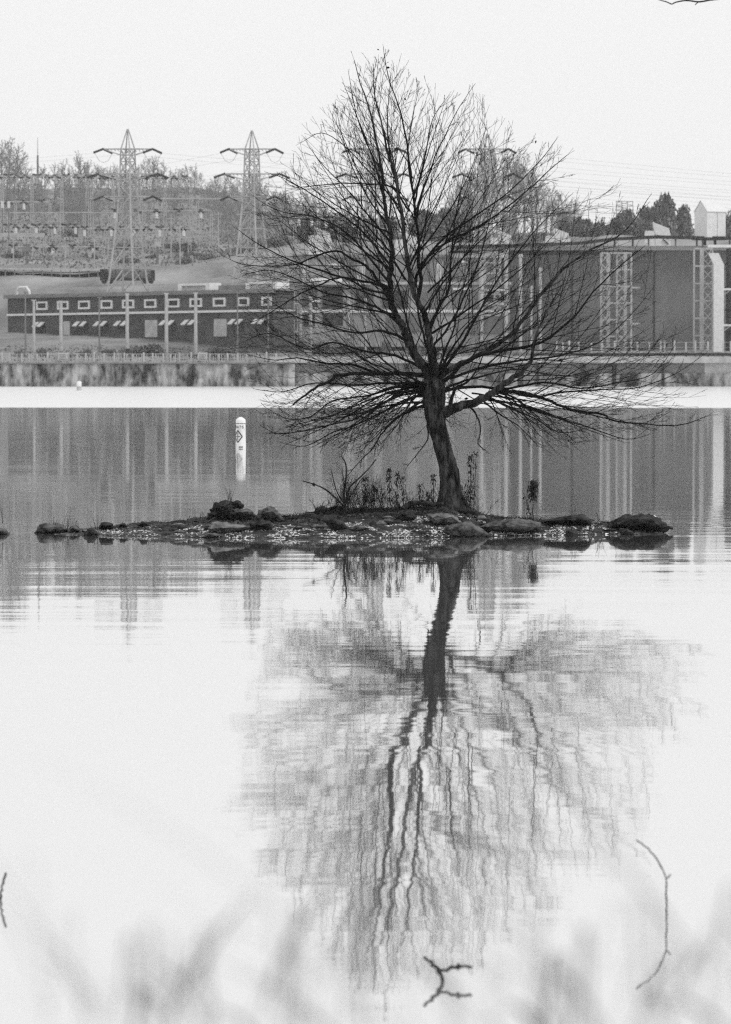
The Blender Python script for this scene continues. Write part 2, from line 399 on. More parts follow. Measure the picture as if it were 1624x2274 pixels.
# ------------------------------------------------------------------ annex and powerhouse
e = empty('annex_building', (xof(880, 592), 592, 6), 'pale low annex with white bands and dark bays behind the tree crown', 'building')
child(e, px_box(MB(), 664, 1132, 632, 770, 592, 9), 'wall', mat('annex_wall', 0.2, 0.9, v2=0.4, scale=0.25, detail=5))
child(e, px_box(MB(), 660, 1136, 626, 632, 591.4, 10), 'roof', M['pale'])
child(e, px_box(MB(), 664, 1132, 688, 694, 591.75, .24), 'white_band', M['white'])
for a, b, y0, y1, mt in ((717, 762, 636, 686, 'dark'), (717, 762, 696, 722, 'dark'), (672, 705, 640, 680, 'brick'), (675, 700, 698, 724, 'dark'), (790, 830, 640, 684, 'brick'), (850, 905, 645, 684, 'dark'),
                     (1008, 1060, 646, 684, 'brick2'), (1075, 1125, 650, 668, 'dark'), (1012, 1120, 700, 740, 'brick2'), (930, 985, 650, 684, 'brick2'), (860, 960, 700, 735, 'brick2')):
    child(e, px_box(MB(), a, b, y0, y1, 591.8, .19), 'bay', M[mt])
for a, b, y in ((1006, 1048, 639), (1073, 1126, 641), (1073, 1126, 672), (690, 712, 666)): child(e, px_box(MB(), a, b, y, y + 5, 591.6, .19), 'awning', M['white'])
for a, b, y in ((690, 760, 618),): child(e, px_box(MB(), a, b, y, y + 8, 594, 3), 'roof_housing', M['white'])

pw = empty('powerhouse', (xof(1300, 602), 602, 4.5), 'huge plain dark brick powerhouse block at right behind the steel towers', 'building')
child(pw, px_box(MB(), 1128, 1800, 556, 790, 602, 16), 'wall', M['brick2'])
child(pw, px_box(MB(), 655, 1127.7, 572, 790, 603.2, 14), 'side_wall', mat('hall_wall', 0.12, 0.9, v2=0.32, scale=0.2, detail=7, stretch=(1, 1, .5)))
child(pw, px_box(MB(), 1000, 1800, 546, 555.8, 601.5, 16), 'parapet', M['pale'])
child(pw, px_box(MB(), 650, 999.8, 565, 571.8, 602.9, 14), 'parapet', M['steel_mid'])
child(pw, px_box(MB(), 1135, 1330, 556.2, 566, 601.8, .19), 'painted_gutter_shade', M['dark'])  # dark strip painted in as the shade beneath the parapet
m_ = MB()
for px in (1452, 1270): px_box(m_, px, px + 2, 560, 788, 601.85, .14)
child(pw, m_, 'downpipe', M['dark'])
# roof gallery
e = empty('roof_gallery', (xof(1400, 600), 600, zof(546, 600)), 'long dark roof gallery running along the powerhouse top edge', 'walkway')
m_ = MB()
P = [(1000, 552), (1180, 547), (1290, 543), (1360, 534), (1460, 529), (1545, 531), (1750, 533)]
for (a, ya), (b, yb) in zip(P, P[1:]):
    p, q = at(a, ya, 599.4), at(b, yb, 599.4)
    m_.obox(p, q - p, Vector((0, 2.0, 0)), Vector((0, 0, .42)))
child(e, m_, 'deck', M['dark'])
for px in (1320, 1365, 1405, 1440, 1500, 1547, 1560, 1620, 1680):
    ytop = lerp_tab(P, px); m_ = MB(); x = xof(px, 600.2)
    m_.box(x - .12, 600.1, zof(547, 600.2), x + .12, 600.3, zof(ytop, 600.2)); child(e, m_, 'post', M['dark'] if px % 2 else M['steel_mid'])

# lattice steel columns in front of the powerhouse
def lattice_column(pxs, y0, y1, Y, brace, label):
    zt, zb = zof(y0, Y), zof(y1, Y)
    e = empty('lattice_column', (xof(pxs[0][0], Y), Y, zb), label, 'steel tower', 'pale steel towers in front of the powerhouse')
    for i, (px, wd) in enumerate(pxs):
        m_ = MB(); x = xof(px, Y); h = wd / 2 / (F / Y); yy = Y if i % 2 == 0 else Y + 2.2
        m_.box(x - h, yy - .15, zb, x + h, yy + .15, zt); child(e, m_, 'upright', M['steel'])
    xa, xb = xof(pxs[0][0], Y), xof(pxs[-1][0], Y)
    m_ = MB(); n = 6
    for i in range(n + 1):
        z = zb + (zt - zb) * i / n
        m_.box(xa, Y - .2, z - .1, xb, Y - .16, z + .1)
    child(e, m_, 'cross_rail', M['steel'])
    m_ = MB()
    for (a, b) in brace:
        x0, x1 = xof(a, Y), xof(b, Y); n2 = 10
        for i in range(n2):
            za, zc = zb + (zt - zb) * i / n2, zb + (zt - zb) * (i + 1) / n2
            m_.tube([(x0, Y - .3, za), (x1, Y - .3, zc)], .07, 4); m_.tube([(x1, Y - .36, za), (x0, Y - .36, zc)], .07, 4)
    child(e, m_, 'bracing', M['steel'])
    return e
t1 = lattice_column(((1335, 5), (1353, 8), (1370, 4), (1391, 7), (1402, 4)), 562, 784, 590, ((1370, 1391), (1335, 1353)), 'five legged pale lattice tower on the powerhouse front, left of the two')
for y in (637, 717): child(t1, px_box(MB(), 1404, 1421, y, y + 3.5, 589.6, .5), 'bracket', M['steel'])
t2 = lattice_column(((1541, 4), (1561, 9), (1582, 3)), 552, 784, 590, ((1561, 1582),), 'pale lattice tower beside the white vertical duct, right of the two')
lattice_column(((1066, 4), (1078, 5), (1098, 4), (1112, 4)), 560, 700, 591, ((1066, 1078), (1098, 1112)), 'pale lattice tower seen through the right side of the tree crown')
e = empty('vertical_duct', (xof(1595, 587), 587, zof(784, 587)), 'tall white vertical duct with a bent top at the right edge', 'duct')
m_ = MB()
q = 587; hw = .7
x = xof(1595.5, q)
m_.box(x - hw, q - .6, zof(782, q), x + hw, q + .6, zof(588, q)); child(e, m_, 'shaft', M['white'])
m_ = MB(); m_.obox(Vector((x - hw, q - .6, zof(588, q) + .003)), Vector((2 * hw, 0, 0)), Vector((0, 1.2, 0)), Vector((-.75, 0, 1.6))); child(e, m_, 'bent_top', M['white'])
child(e, px_box(MB(), 1572, 1700, 543.5, 549.5, 586, .8), 'top_rail', M['white'])
for y in (640, 720):
    child(e, px_box(MB(), 1607.5, 1700, y, y + 4.5, 586.5, .6), 'side_duct', M['white'])
    m_ = MB(); m_.tube([(xof(1608, 586.8), 586.8, zof(y + 14, 587)), (xof(1622, 586.8), 586.8, zof(y + 4, 587))], .1, 4); child(e, m_, 'strut', M['steel'])
e = empty('dark_riser', (xof(1619, 594), 594, zof(784, 594)), 'dark vertical riser pipe at the right edge behind the white duct', 'pipe')
m_ = MB(); x = xof(1618, 594); m_.tube([(x, 594, zof(784, 594)), (x, 594, zof(552, 594))], .38, 10); child(e, m_, 'pipe', M['dark'])
for y in (590, 640, 690, 740): m_ = MB(); m_.tube([(x, 594, zof(y, 594)), (x, 594, zof(y - 4, 594))], .55, 10); child(e, m_, 'collar', M['dark'])

# white gabled hut on top of the gallery
gx = at(1577, 530, 601)
hut = empty('gabled_hut', gx, 'white metal hut with a steep bright gable roof on the gallery', 'hut', rz=R(33))
Lh, Wh, Hh, Rh = 3.3, 2.9, 3.75, 1.55
m_ = MB(); m_.box(-Lh/2, -Wh/2, .12, Lh/2, Wh/2, Hh)
for sx in (-1, 1): m_.tri((sx*Lh/2, -Wh/2, Hh), (sx*Lh/2, Wh/2, Hh), (sx*Lh/2, 0, Hh + Rh - .05))
m_.build('wall', M['white'], hut)
m_ = MB()
for sy in (-1, 1):
    m_.obox(Vector((-Lh/2 - .06, sy*(Wh/2 + .1), Hh - .06)), Vector((Lh + .12, 0, 0)), Vector((0, -sy*(Wh/2 + .1), Rh + .06)), Vector((0, 0, .09)))
m_.build('roof', M['white'], hut)
m_ = MB(); m_.box(-Lh/2 - .25, -Wh/2 - .25, -.2, Lh/2 + .25, Wh/2 + .25, .117); m_.build('base_frame', M['dark'], hut)
m_ = MB(); m_.box(.15, -Wh/2 - .04, .13, .17, -Wh/2 - .003, Hh); m_.build('seam', M['steel_mid'], hut)
m_ = MB(); m_.tube([(.9, 0, -.2), (.9, 0, -.95)], .2, 8); m_.tube([(-.9, 0, -.2), (-.9, 0, -.95)], .2, 8); m_.build('support', M['dark'], hut)

# white concrete hoppers behind the parapet
for i, (px, y, s, lab) in enumerate(((1240, 522, 1.0, 'white jagged roof ventilator just right of the tree crown'),
                                 (1462, 512, 1.05, 'white jagged roof ventilator left of the gabled hut'),
                                 (1115, 524, .9, 'white roof ventilator seen through the right crown branches'),
                                 (905, 528, .9, 'white roof ventilator behind the trunk top branches'),
                                 (712, 520, .95, 'white roof ventilator near the left side of the crown'))):
    Y = 640; b = at(px, y + 22, Y)
    e = empty('roof_ventilator', b, lab, 'ventilator', 'white ventilators along the powerhouse roof')
    m_ = MB(); m_.box(-1.9*s, -.8, -2.5, -.5*s, .8, 1.35*s); m_.build('housing', M['white'], e)
    m_ = MB(); m_.obox(Vector((-.45*s, -.8, -2.5)), Vector((2.2*s, 0, 0)), Vector((0, 1.6, 0)), Vector((0, 0, 3.3*s))); m_.build('housing', M['white'], e)
    m_ = MB(); m_.obox(Vector((-.45*s, -.9, .8*s+.1)), Vector((2.3*s, 0, -.9*s)), Vector((0, 1.7, 0)), Vector((-.35*s, 0, 1.7*s))); m_.build('cowl', M['white'], e)
    m_ = MB(); m_.tube([(.6*s, -.95, .2), (1.4*s, -.95, -.6)], .12, 4); m_.tube([(1.5*s, 0, -2.5), (1.5*s, 0, .4)], .12, 4); m_.build('stay', M['dark'], e)

# cluttered pipe racks between office and annex
for i, (px, ytop, r, lab) in enumerate(((617, 640, .22, 'nearest the office building end'), (628, 662, .16, 'second from the office building'), (641, 600, .18, 'third from the office building, tallest'),
        (652, 655, .24, 'fourth from the office building'), (668, 690, .2, 'by the annex left corner'), (690, 664, .3, 'thick, left of the dark annex bay'), (775, 660, .22, 'right of the dark annex bay'), (812, 668, .2, 'under the left limbs of the tree'),
        (1070, 600, .3, 'thick, right of the trunk'), (1124, 560, .34, 'thick and tall, at the annex right corner'), (1156, 570, .3, 'first on the powerhouse wall'), (1180, 640, .2, 'second on the powerhouse wall'), (1200, 600, .26, 'third on the powerhouse wall'))):
    Y = 584.0; x = xof(px, Y); zb = land(x, Y) - .3
    e = empty('vent_stack', (x, Y, zb), 'pale vertical vent stack ' + lab, 'pipe', 'pale vent stacks beside the annex')
    m_ = MB(); zt = zof(ytop, Y); r *= .75; m_.tube([(x, Y, zb), (x, Y, zt)], r, 8); child(e, m_, 'pipe', M['pale'])
    m_ = MB(); m_.tube([(x, Y, zt - .1), (x, Y, zt + .35)], [r * 1.5, r * 1.2], 8); child(e, m_, 'cap', M['steel'])
    for k in range(3):
        z = zb + (zt - zb) * (k + 1) / 4; m_ = MB(); m_.tube([(x, Y, z), (x, Y, z + .2)], r * 1.35, 8); child(e, m_, 'flange', M['steel_mid'])
for i, (px, y0, y1, wd, mt, lab) in enumerate(((676, 588, 640, 10, 'pale', 'pale tank above the annex left corner'), (740, 590, 628, 24, 'steel_mid', 'grey tank above the dark annex bay'), (800, 592, 630, 16, 'pale', 'pale tank right of the dark annex bay, behind the crown'), (868, 586, 628, 20, 'steel_mid', 'grey tank left of the tree leaders'),
        (975, 590, 630, 14, 'pale', 'pale tank right of the tree leaders'), (1030, 584, 628, 22, 'steel_mid', 'grey tank under the right crown branches'))):
    Y = 596.0; p = at(px, y1, Y); k = Y / F
    e = empty('storage_tank', (p.x, Y, p.z - 1), lab, 'tank', 'tanks behind the annex roof')
    m_ = MB(); m_.tube([(p.x, Y, p.z - 1), (p.x, Y, zof(y0, Y))], wd / 2 * k, 16); child(e, m_, 'shell', M[mt])
    m_ = MB(); m_.tube([(p.x, Y, zof(y0, Y) + .003), (p.x, Y, zof(y0, Y) + .3)], [wd / 2 * k * 1.08, wd / 2 * k * .5], 16); child(e, m_, 'roof', M['pale'])
    m_ = MB(); m_.box(p.x + wd / 2 * k + .05, Y - .3, p.z - 1, p.x + wd / 2 * k + .2, Y - .1, zof(y0, Y) + .8); child(e, m_, 'ladder', M['steel'])
e = empty('pipe_rack', (xof(640, 580), 580, land(xof(640, 580), 580)), 'cluttered pale pipe rack right of the brick office', 'pipe rack')
m_ = MB()
for y in (672, 700, 716, 735): px_box(m_, 612, 665, y, y + 3, 581, .4)
child(e, m_, 'beam', M['pale'])
m_ = MB()
for px in (622, 634, 647, 660): px_box(m_, px, px + 2.2, 660, 768, 581.5, .3)
child(e, m_, 'upright', M['steel'])
m_ = MB()
for k in range(10):
    px = random.uniform(614, 660); y = random.uniform(690, 745); px_box(m_, px, px + random.uniform(4, 10), y, y + random.uniform(4, 10), 582, .6)
child(e, m_, 'valve_box', M['steel_mid'])

# ------------------------------------------------------------------ transmission pylons
def pylon(px, ypk, Yd, armhw, label, ybase=648):
    sc = 1 / (F / Yd)
    base = at(px, ybase, Yd); base.x = xof(px + 0, Yd)
    e = empty('pylon', base, label, 'pylon', 'transmission pylons behind the buildings')
    H = lambda y: (ybase - y) * sc
    levels = [(ybase + 20, 48), (ybase, 47), (ybase - 52, 39.5), (ybase - 98, 33), (ybase - 140, 28), (ybase - 176, 24), (437, 21), (412, 19), (387, 18), (360, 17), (333, 16), (ypk, 1.2)]
    ph = R(18)
    def cor(y, r, k):
        a = ph + k * math.pi / 2
        return Vector((math.cos(a) * r * sc, math.sin(a) * r * sc, H(y)))
    for k in range(4):
        m_ = MB(); m_.tube([cor(y, r, k) for y, r in levels], [.2] * 6 + [.15] * 5 + [.1], 4); m_.build('leg', M['steel'], e)
    m_ = MB()
    for (ya, ra), (yb, rb) in zip(levels[1:], levels[2:-1]):
        for k in range(4):
            k2 = (k + 1) % 4
            if k == 2 or ya < 440: m_.tube([cor(ya, ra, k), cor(yb, rb, k2)], .15 if ya > 440 else .08, 4, False)
            if k != 2 or ya < 440: m_.tube([cor(ya, ra, k2), cor(yb, rb, k)], .11 if ya > 440 else .08, 4, False)
            m_.tube([cor(yb, rb, k), cor(yb, rb, k2)], .075, 4, False)
    m_.build('bracing', M['steel'], e)
    for (y, hw) in ((332, armhw), (387, armhw * 1.2), (437, armhw)):
        m_ = MB(); z = H(y)
        for dy in (-1.0, 1.0):
            m_.tube([(-hw * sc * .76, 0, z), (0, dy, z), (hw * sc * .76, 0, z)], .11, 4, False)
            m_.tube([(-hw * sc * .76, 0, z), (-16 * sc, dy * .8, z - .9), (16 * sc, dy * .8, z - .9), (hw * sc * .76, 0, z)], .08, 4, False)
        for i in range(-6, 7): m_.tube([(i / 6.5 * hw * sc * .7, 0, z), ((i + .5) / 6.5 * hw * sc * .7, .3, z - .55 * (1 - abs(i) / 8))], .05, 4, False)
        m_.build('cross_arm', M['steel'], e)
        for s in (-1, 1):
            tip = Vector((s * hw * sc * .76, 0, z))
            for d in (-1, 1):
                m_ = MB(); q = tip + Vector((d * hw * sc * .27, d * .9, -8.5 * sc))
                n = 12
                m_.tube([tip.lerp(q, i / n) for i in range(n + 1)], [.15 if i % 2 else .2 for i in range(n + 1)], 6); m_.build('insulator', M['dark'], e)
    # hanging jumper loops
    return e, sc
PY = [(285, 288, 640, 72, 'leftmost of the four tall lattice pylons, clear of the tree'), (560, 291, 645, 67, 'second lattice pylon from the left, at the left edge of the tree crown'),
      (833, 300, 668, 70, 'lattice pylon behind the middle of the tree crown'), (1082, 298, 672, 62, 'rightmost lattice pylon, behind the right side of the crown')]
pys = [pylon(*p) for p in PY]
# conductors
wi = 0
for pi, (px, ypk, Yd, hw, _) in enumerate(PY):
    for (y, k) in ((332, 1), (387, 1.2), (437, 1)):
        for s in (-1, 1):
            a = at(px + s * hw * k * .76 - hw * .27, y + 8.5, Yd); b = at(px + s * hw * k * .76 + hw * .27, y + 8.5, Yd + .9)
            far = Vector((a.x - 150, a.y - 130 if pi == 0 else a.y + 160, a.z + 3)); far2 = Vector((b.x + 330, b.y + 260, b.z + 4))
            m_ = MB()
            for p, q in ((a, far), (b, far2)):
                m_.tube([p.lerp(q, t / 10) - Z * (6 * 4 * (t/10) * (1 - t/10)) for t in range(11)], .012, 3, False)
            lo = Vector((0, 0, -1.4)); m_.tube([a, a.lerp(b, .25) + lo * .8, a.lerp(b, .5) + lo, a.lerp(b, .75) + lo * .8, b], .03, 3, False)
            tag(m_.build('power_line', M['steel_mid']), 'thin sagging power line strung from the %s arm, %s side, of the %s pylon' % ({332: 'top', 387: 'middle', 437: 'lowest'}[y], 'left' if s < 0 else 'right', ('leftmost', 'second', 'third', 'rightmost')[pi]), 'power line', 'power lines on the pylons')

# ------------------------------------------------------------------ substation on the slope
def gantry(x0, x1, ybeam, Y, posts, nins, label, ybot=None, thick=.28, mt='steel', ins='dark', inspy=0):
    a, b = xof(x0, Y), xof(x1, Y); zt = zof(ybeam, Y)
    e = empty('substation_gantry', (a, Y, zt - 8), label, 'gantry', 'substation gantries on the hillside')
    m_ = MB(); m_.box(a, Y - .25, zt - thick / 2, b, Y - .15, zt + thick / 2); m_.box(a, Y + .35, zt - thick / 2, b, Y + .45, zt + thick / 2)
    n = int((b - a) / 1.4)
    for i in range(n):
        xx = a + (b - a) * i / n; m_.tube([(xx, Y - .2, zt), (xx + (b - a) / n, Y + .4, zt)], .06, 4, False)
    child(e, m_, 'beam', M[mt])
    for i in range(posts):
        x = a + (b - a) * (i + .5 * (posts == 1)) / max(1, posts - 1) if posts > 1 else (a + b) / 2
        zb = land(x, Y) - .5
        m_ = MB(); h = .5
        m_.tube([(x - h * .6, Y, zb), (x - h * .3, Y, zt)], .1, 4); m_.tube([(x + h * .6, Y, zb), (x + h * .3, Y, zt)], .1, 4)
        for k in range(8): m_.tube([(x - h * .5 * (-1) ** k, Y, zb + (zt - zb) * k / 8), (x + h * .5 * (-1) ** k, Y, zb + (zt - zb) * (k + 1) / 8)], .05, 3, False)
        child(e, m_, 'post', M[mt])
    for i in range(nins):
        px = x0 + (x1 - x0) * (i + .5) / nins + random.uniform(-3, 3); x = xof(px, Y); hh = random.uniform(.5, .95); sgn = 1 if i % 3 else -1
        m_ = MB(); zc = zt + inspy
        m_.tube([(x - hh, Y, zc - sgn * .25), (x - hh * .3, Y, zc + .12), (x + hh * .3, Y, zc), (x + hh, Y, zc - sgn * .35)], .3, 5); child(e, m_, 'insulator', M[ins])
        if i % 2 == 0:
            m_ = MB(); m_.tube([(x, Y, zc - 1.4), (x, Y, zc - .3)], .28, 6); child(e, m_, 'insulator', M['white'] if ins == 'dark' and Y < 790 else M['pale'])
    return e
gantry(-60, 205, 391, 800, 5, 12, 'highest gantry on the far left skyline, with a row of dark insulators', thick=.35)
gantry(195, 425, 394, 806, 5, 10, 'high skyline gantry running behind the leftmost pylon')
gantry(200, 560, 441, 790, 4, 0, 'long pale gantry beam crossing behind both left pylons', thick=.22)
gantry(-40, 112, 448, 785, 3, 4, 'short gantry beam below the highest one at far left')
gantry(-60, 180, 502, 768, 5, 11, 'lower left gantry carrying dark and white insulators')
gantry(178, 422, 507, 766, 5, 9, 'lower gantry with insulators crossing behind the leftmost pylon foot')
gantry(-60, 100, 522, 745, 5, 0, 'bright pale gantry beam at the left edge above the road', thick=.7, mt='pale')
gantry(20, 300, 472, 778, 6, 0, 'thin gantry beam halfway down the slope with many posts', thick=.16)
gantry(230, 470, 468, 782, 5, 5, 'thin mid slope gantry between the two left pylons', thick=.16)
gantry(10, 230, 548, 738, 7, 5, 'low bus frame just above the slope road at left', thick=.2)
gantry(655, 702, 482, 690, 2, 3, 'small braced gantry between the second pylon and the tree crown', thick=.3)
gantry(708, 800, 486, 700, 3, 3, 'gantry hidden among the left branches of the tree', thick=.25)
# transformers, cabinets
for i, (px, y, wpx, hpx, mt, lab) in enumerate(((6, 462, 6, 14, 'white', 'white bushing at the left edge, left of the pair'), (20, 462, 6, 14, 'white', 'white bushing near the left edge, right of the pair'),
        (109, 590, 14, 8, 'white', 'low white cabinet by the road left of the leftmost pylon'), (335, 588, 14, 9, 'white', 'low white cabinet right of the leftmost pylon legs'),
        (200, 572, 9, 13, 'pale', 'pale cabinet halfway up the slope left of the leftmost pylon'), (275, 592, 6, 10, 'white', 'white cabinet just left of the leftmost pylon leg'),
        (403, 574, 9, 13, 'pale', 'pale cabinet on a slope between the two left pylons'), (426, 577, 6, 8, 'white', 'small round white tank between the two left pylons'), (350, 548, 14, 14, 'pale', 'pale transformer with double bushings between the left pylons'),
        (180, 590, 5, 8, 'pale', 'small pale cabinet among posts on the left slope'), (60, 560, 16, 16, 'steel_mid', 'grey transformer under the bright gantry beam'))):
    Y = 745 - i * 3.0; p = at(px, y, Y); k = Y / F; g = land(p.x, Y)
    e = empty('cabinet', (p.x, Y, g), lab, 'electrical cabinet', 'substation cabinets and transformers on the slope')
    m_ = MB(); hh, ww = hpx * k, wpx * k
    m_.box(p.x - ww/2, Y - ww/3, p.z, p.x + ww/2, Y + ww/3, p.z + hh); child(e, m_, 'case', M[mt])
    m_ = MB(); m_.box(p.x - ww*.55, Y - ww*.4, p.z + hh + .002, p.x + ww*.55, Y + ww*.4, p.z + hh + .12); child(e, m_, 'lid', M[mt])
    if g < p.z: m_ = MB(); m_.box(p.x - ww*.2, Y - .15, g - .3, p.x + ww*.2, Y + .15, p.z - .002); child(e, m_, 'plinth', M['steel_mid'])
for i, (px, y0, y1) in enumerate(((145, 540, 610), (120, 560, 600), (240, 545, 600), (380, 480, 600), (210, 530, 606), (30, 530, 600), (72, 540, 604), (485, 470, 530), (400, 498, 560), (535, 470, 520))):
    Y = 705 + (i % 4) * 9; p = at(px, y0, Y); g = land(p.x, Y) - .3
    e = empty('yard_pole', (p.x, Y, g), 'slim pale yard pole on the substation slope, number of crossbars one, %s' % ('left of the leftmost pylon' if px < 260 else 'between the two left pylons'), 'pole', 'slim poles in the substation yard')
    e['label'] = 'slim pale yard pole with one short crossbar, %s' % ('on the slope left of the leftmost pylon' if px < 260 else 'on the slope between the two left pylons')
    m_ = MB(); m_.tube([(p.x, Y, g), (p.x, Y, p.z)], [.12, .09], 6); child(e, m_, 'shaft', M['steel'])
    m_ = MB(); m_.box(p.x - .7, Y - .08, p.z - .5, p.x + .7, Y + .08, p.z - .38); child(e, m_, 'crossbar', M['steel'])
e = empty('radio_mast', at(84, 400, 880), 'thin dark radio mast on the left skyline', 'mast')
g0 = at(84, 405, 880); m_ = MB(); m_.tube([g0 - Z * 3, at(84, 345, 880)], [.3, .2], 6); child(e, m_, 'lower_tube', M['steel_mid'])
m_ = MB(); m_.tube([at(84, 345, 880), at(84, 305, 880)], [.1, .05], 5); child(e, m_, 'whip', M['steel'])
e = empty('lattice_mast', at(1385, 500, 800), 'faint square lattice mast behind the dark trees at right', 'mast')
for dx in (-18, -6, 6, 18):
    m_ = MB(); m_.tube([at(1390 + dx * 1.1, 520, 800), at(1387 + dx, 447, 800)], .08, 4); child(e, m_, 'leg', M['steel_mid'])
m_ = MB()
for k in range(6):
    y = 447 + k * 10
    m_.tube([at(1368, y, 800), at(1406, y + 9, 800)], .05, 3, False); m_.tube([at(1406, y, 800), at(1368, y + 9, 800)], .05, 3, False); m_.tube([at(1368, y, 800), at(1406, y, 800)], .05, 3, False)
child(e, m_, 'bracing', M['steel_mid'])

# road along the slope with a guard rail
m_ = MB()
for i in range(12):
    for (yy, dz) in ((692, .12), (699, .12)):
        x = xof(-120, 696) + i * 2.6; m_.v.append((x, yy, max(land(x, yy), land(x, 692), land(x, 699)) + dz))
for i in range(11): m_.f.append((2*i, 2*i+2, 2*i+3, 2*i+1))
struct(m_.build('road', M['ledge']))
e = empty('guard_rail', (xof(100, 690), 690, land(xof(100, 690), 690)), 'long pale guard rail along the slope road left of the wagon', 'guard rail')
m_ = MB(); a, b = at(-60, 598, 690), at(228, 601, 690); m_.obox(a, b - a, Vector((0, .1, 0)), Z * .3); child(e, m_, 'rail', M['pale'])
for i in range(14):
    p = a.lerp(b, (i + .5) / 14); m_ = MB(); m_.box(p.x - .08, 690.12, land(p.x, 690) - .6, p.x + .08, 690.3, p.z + .2); child(e, m_, 'post', M['steel_mid'])
# dark wagon
Yw = 668; g0 = at(283, 628, Yw)
wg = empty('flat_wagon', g0, 'dark open flat wagon parked behind the leftmost pylon legs', 'wagon')
k = Yw / F
def wb(a, b, y0, y1, d0, d1, name, mt): child(wg, MB().box(xof(a, Yw), Yw + d0, zof(y1, Yw), xof(b, Yw), Yw + d1, zof(y0, Yw)), name, M[mt])
wb(224, 344, 617, 623, -1.2, 1.2, 'chassis', 'dark'); wb(224, 240, 598, 617, -1.2, 1.2, 'cab', 'dark'); wb(336, 344, 600, 617, -1.2, 1.2, 'end_wall', 'dark'); wb(242, 334, 600, 616.8, .2, 1.1, 'load', 'steel_mid')
wb(240, 336, 598, 600, -1.1, -.9, 'top_rail', 'steel_mid')
for px in (258, 276, 294, 312): wb(px, px + 1.6, 600, 617, -1.15, -.95, 'stake', 'dark')
for px in (232, 246, 322, 336):
    x = xof(px, Yw); m_ = MB(); z = zof(625, Yw); m_.tube([(x, Yw - 1.25, z), (x, Yw + 1.25, z)], .36, 12); child(wg, m_, 'wheel', M['dark'])
m_ = MB(); px_box(m_, 215, 352, 628, 660, Yw - 1.8, 3.6); struct(child(wg, m_, 'track_bed', M['far_ground'])); 
for o in list(wg.children):
    if o.name.startswith('track_bed'): bpy.data.objects.remove(o)

# ------------------------------------------------------------------ bare twig generator
def branch(mb, p, d, L, r, lev, spec):
    """one limb with its children; spec: list per level (nseg, wobble, tropism, nchild, angle, len_ratio, sides)"""
    ns, wob, tro, nc, ang, lr, sides = spec[lev]
    pts, rad, dirs = [p.copy()], [r], [d.copy()]
    for i in range(ns):
        d = (d + rnd_dir() * wob + Vector((0, 0, tro))).normalized()
        p = p + d * (L / ns); pts.append(p.copy()); dirs.append(d.copy()); rad.append(max(r * (1 - 0.8 * (i + 1) / ns), spec[-1]))
    mb.tube(pts, rad, sides, False)
    if lev + 1 < len(spec) - 1:
        n = max(0, int(round(nc * random.uniform(.75, 1.25))))
        for k in range(n):
            t = 0.18 + 0.8 * (k + random.random()) / n; i = min(ns - 1, int(t * ns)); f = t * ns - i
            q = pts[i].lerp(pts[i + 1], f); dd = dirs[i + 1]
            side = dd.cross(rnd_dir())
            if side.length < .01: continue
            side.normalize(); a = R(ang * random.uniform(.7, 1.35))
            nd = (dd * math.cos(a) + side * math.sin(a)).normalized()
            branch(mb, q, nd, L * lr * random.uniform(.6, 1.25) * (1 - .45 * t), max(rad[i] * .55, spec[-1]), lev + 1, spec)

# far bare trees: prototypes then copies
def far_tree_meshes(seed, h, spread, dense, thick, matn):
    random.seed(seed)
    tr, cr = MB(), MB()
    tr.tube([(0, 0, -1), (random.uniform(-.2, .2), 0, h * .3), (random.uniform(-.5, .5), 0, h * .62), (random.uniform(-.6, .6), 0, h * .95)], [h * .02, h * .016, h * .01, h * .003], 5)
    spec = [(4, .16, .06, 7 * dense, 38, .42, 3), (3, .2, .06, 5 * dense, 40, .5, 3), (2, .25, .05, 0, 40, .5, 3), thick]
    n = int(11 * dense)
    for k in range(n):
        t = .22 + .75 * k / n; a = random.uniform(0, 6.28); el = R(22 + 48 * t)
        branch(cr, Vector((0, 0, h * t)), Vector((math.cos(a) * math.cos(el), math.sin(a) * math.cos(el), math.sin(el))), h * spread * (1.1 - .72 * t), h * .007, 0, spec)
    return tr.mesh('trunk', M[matn]), cr.mesh('crown', M[matn])
protos = {}
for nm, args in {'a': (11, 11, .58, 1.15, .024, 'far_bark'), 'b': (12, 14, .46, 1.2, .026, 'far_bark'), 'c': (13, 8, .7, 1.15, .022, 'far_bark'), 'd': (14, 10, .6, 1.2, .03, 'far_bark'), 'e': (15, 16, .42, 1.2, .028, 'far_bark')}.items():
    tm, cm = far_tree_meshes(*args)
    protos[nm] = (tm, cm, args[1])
def far_tree(kind, px, ytop, Y, label, group, name='bare_tree'):
    tm, cm, h = protos[kind]; x = xof(px, Y); g = land(x, Y) - .3; H = max(3.0, zof(ytop, Y) - g)
    e = empty(name, (x, Y, g), label, 'tree', group, rz=random.uniform(0, 6.28)); s = H / (h * 1.08); e.scale = (s * random.uniform(.9, 1.15), s, s)
    for nm, me in (('trunk', tm), ('crown', cm)):
        o = bpy.data.objects.new(nm, me); col.objects.link(o); o.parent = e
random.seed(21)
SKY = [(-60, 345), (10, 322), (40, 330), (55, 378), (130, 362), (170, 340), (210, 350), (260, 368), (330, 352), (380, 352), (440, 368), (475, 398), (520, 392), (600, 392), (640, 400), (680, 430), (760, 455), (860, 480), (960, 478), (1020, 420), (1060, 345), (1110, 335), (1160, 350), (1200, 385), (1225, 412), (1270, 425), (1290, 470), (1340, 480)]
for i in range(64):
    px = -70 + i * 10.4 + random.uniform(-6, 6)
    far_tree(random.choice('abce'), px, lerp_tab(SKY, px) + random.uniform(-3, 26), random.uniform(880, 935), 'pale bare tree in the leafless wood on the left ridge line', 'bare trees on the left ridge')
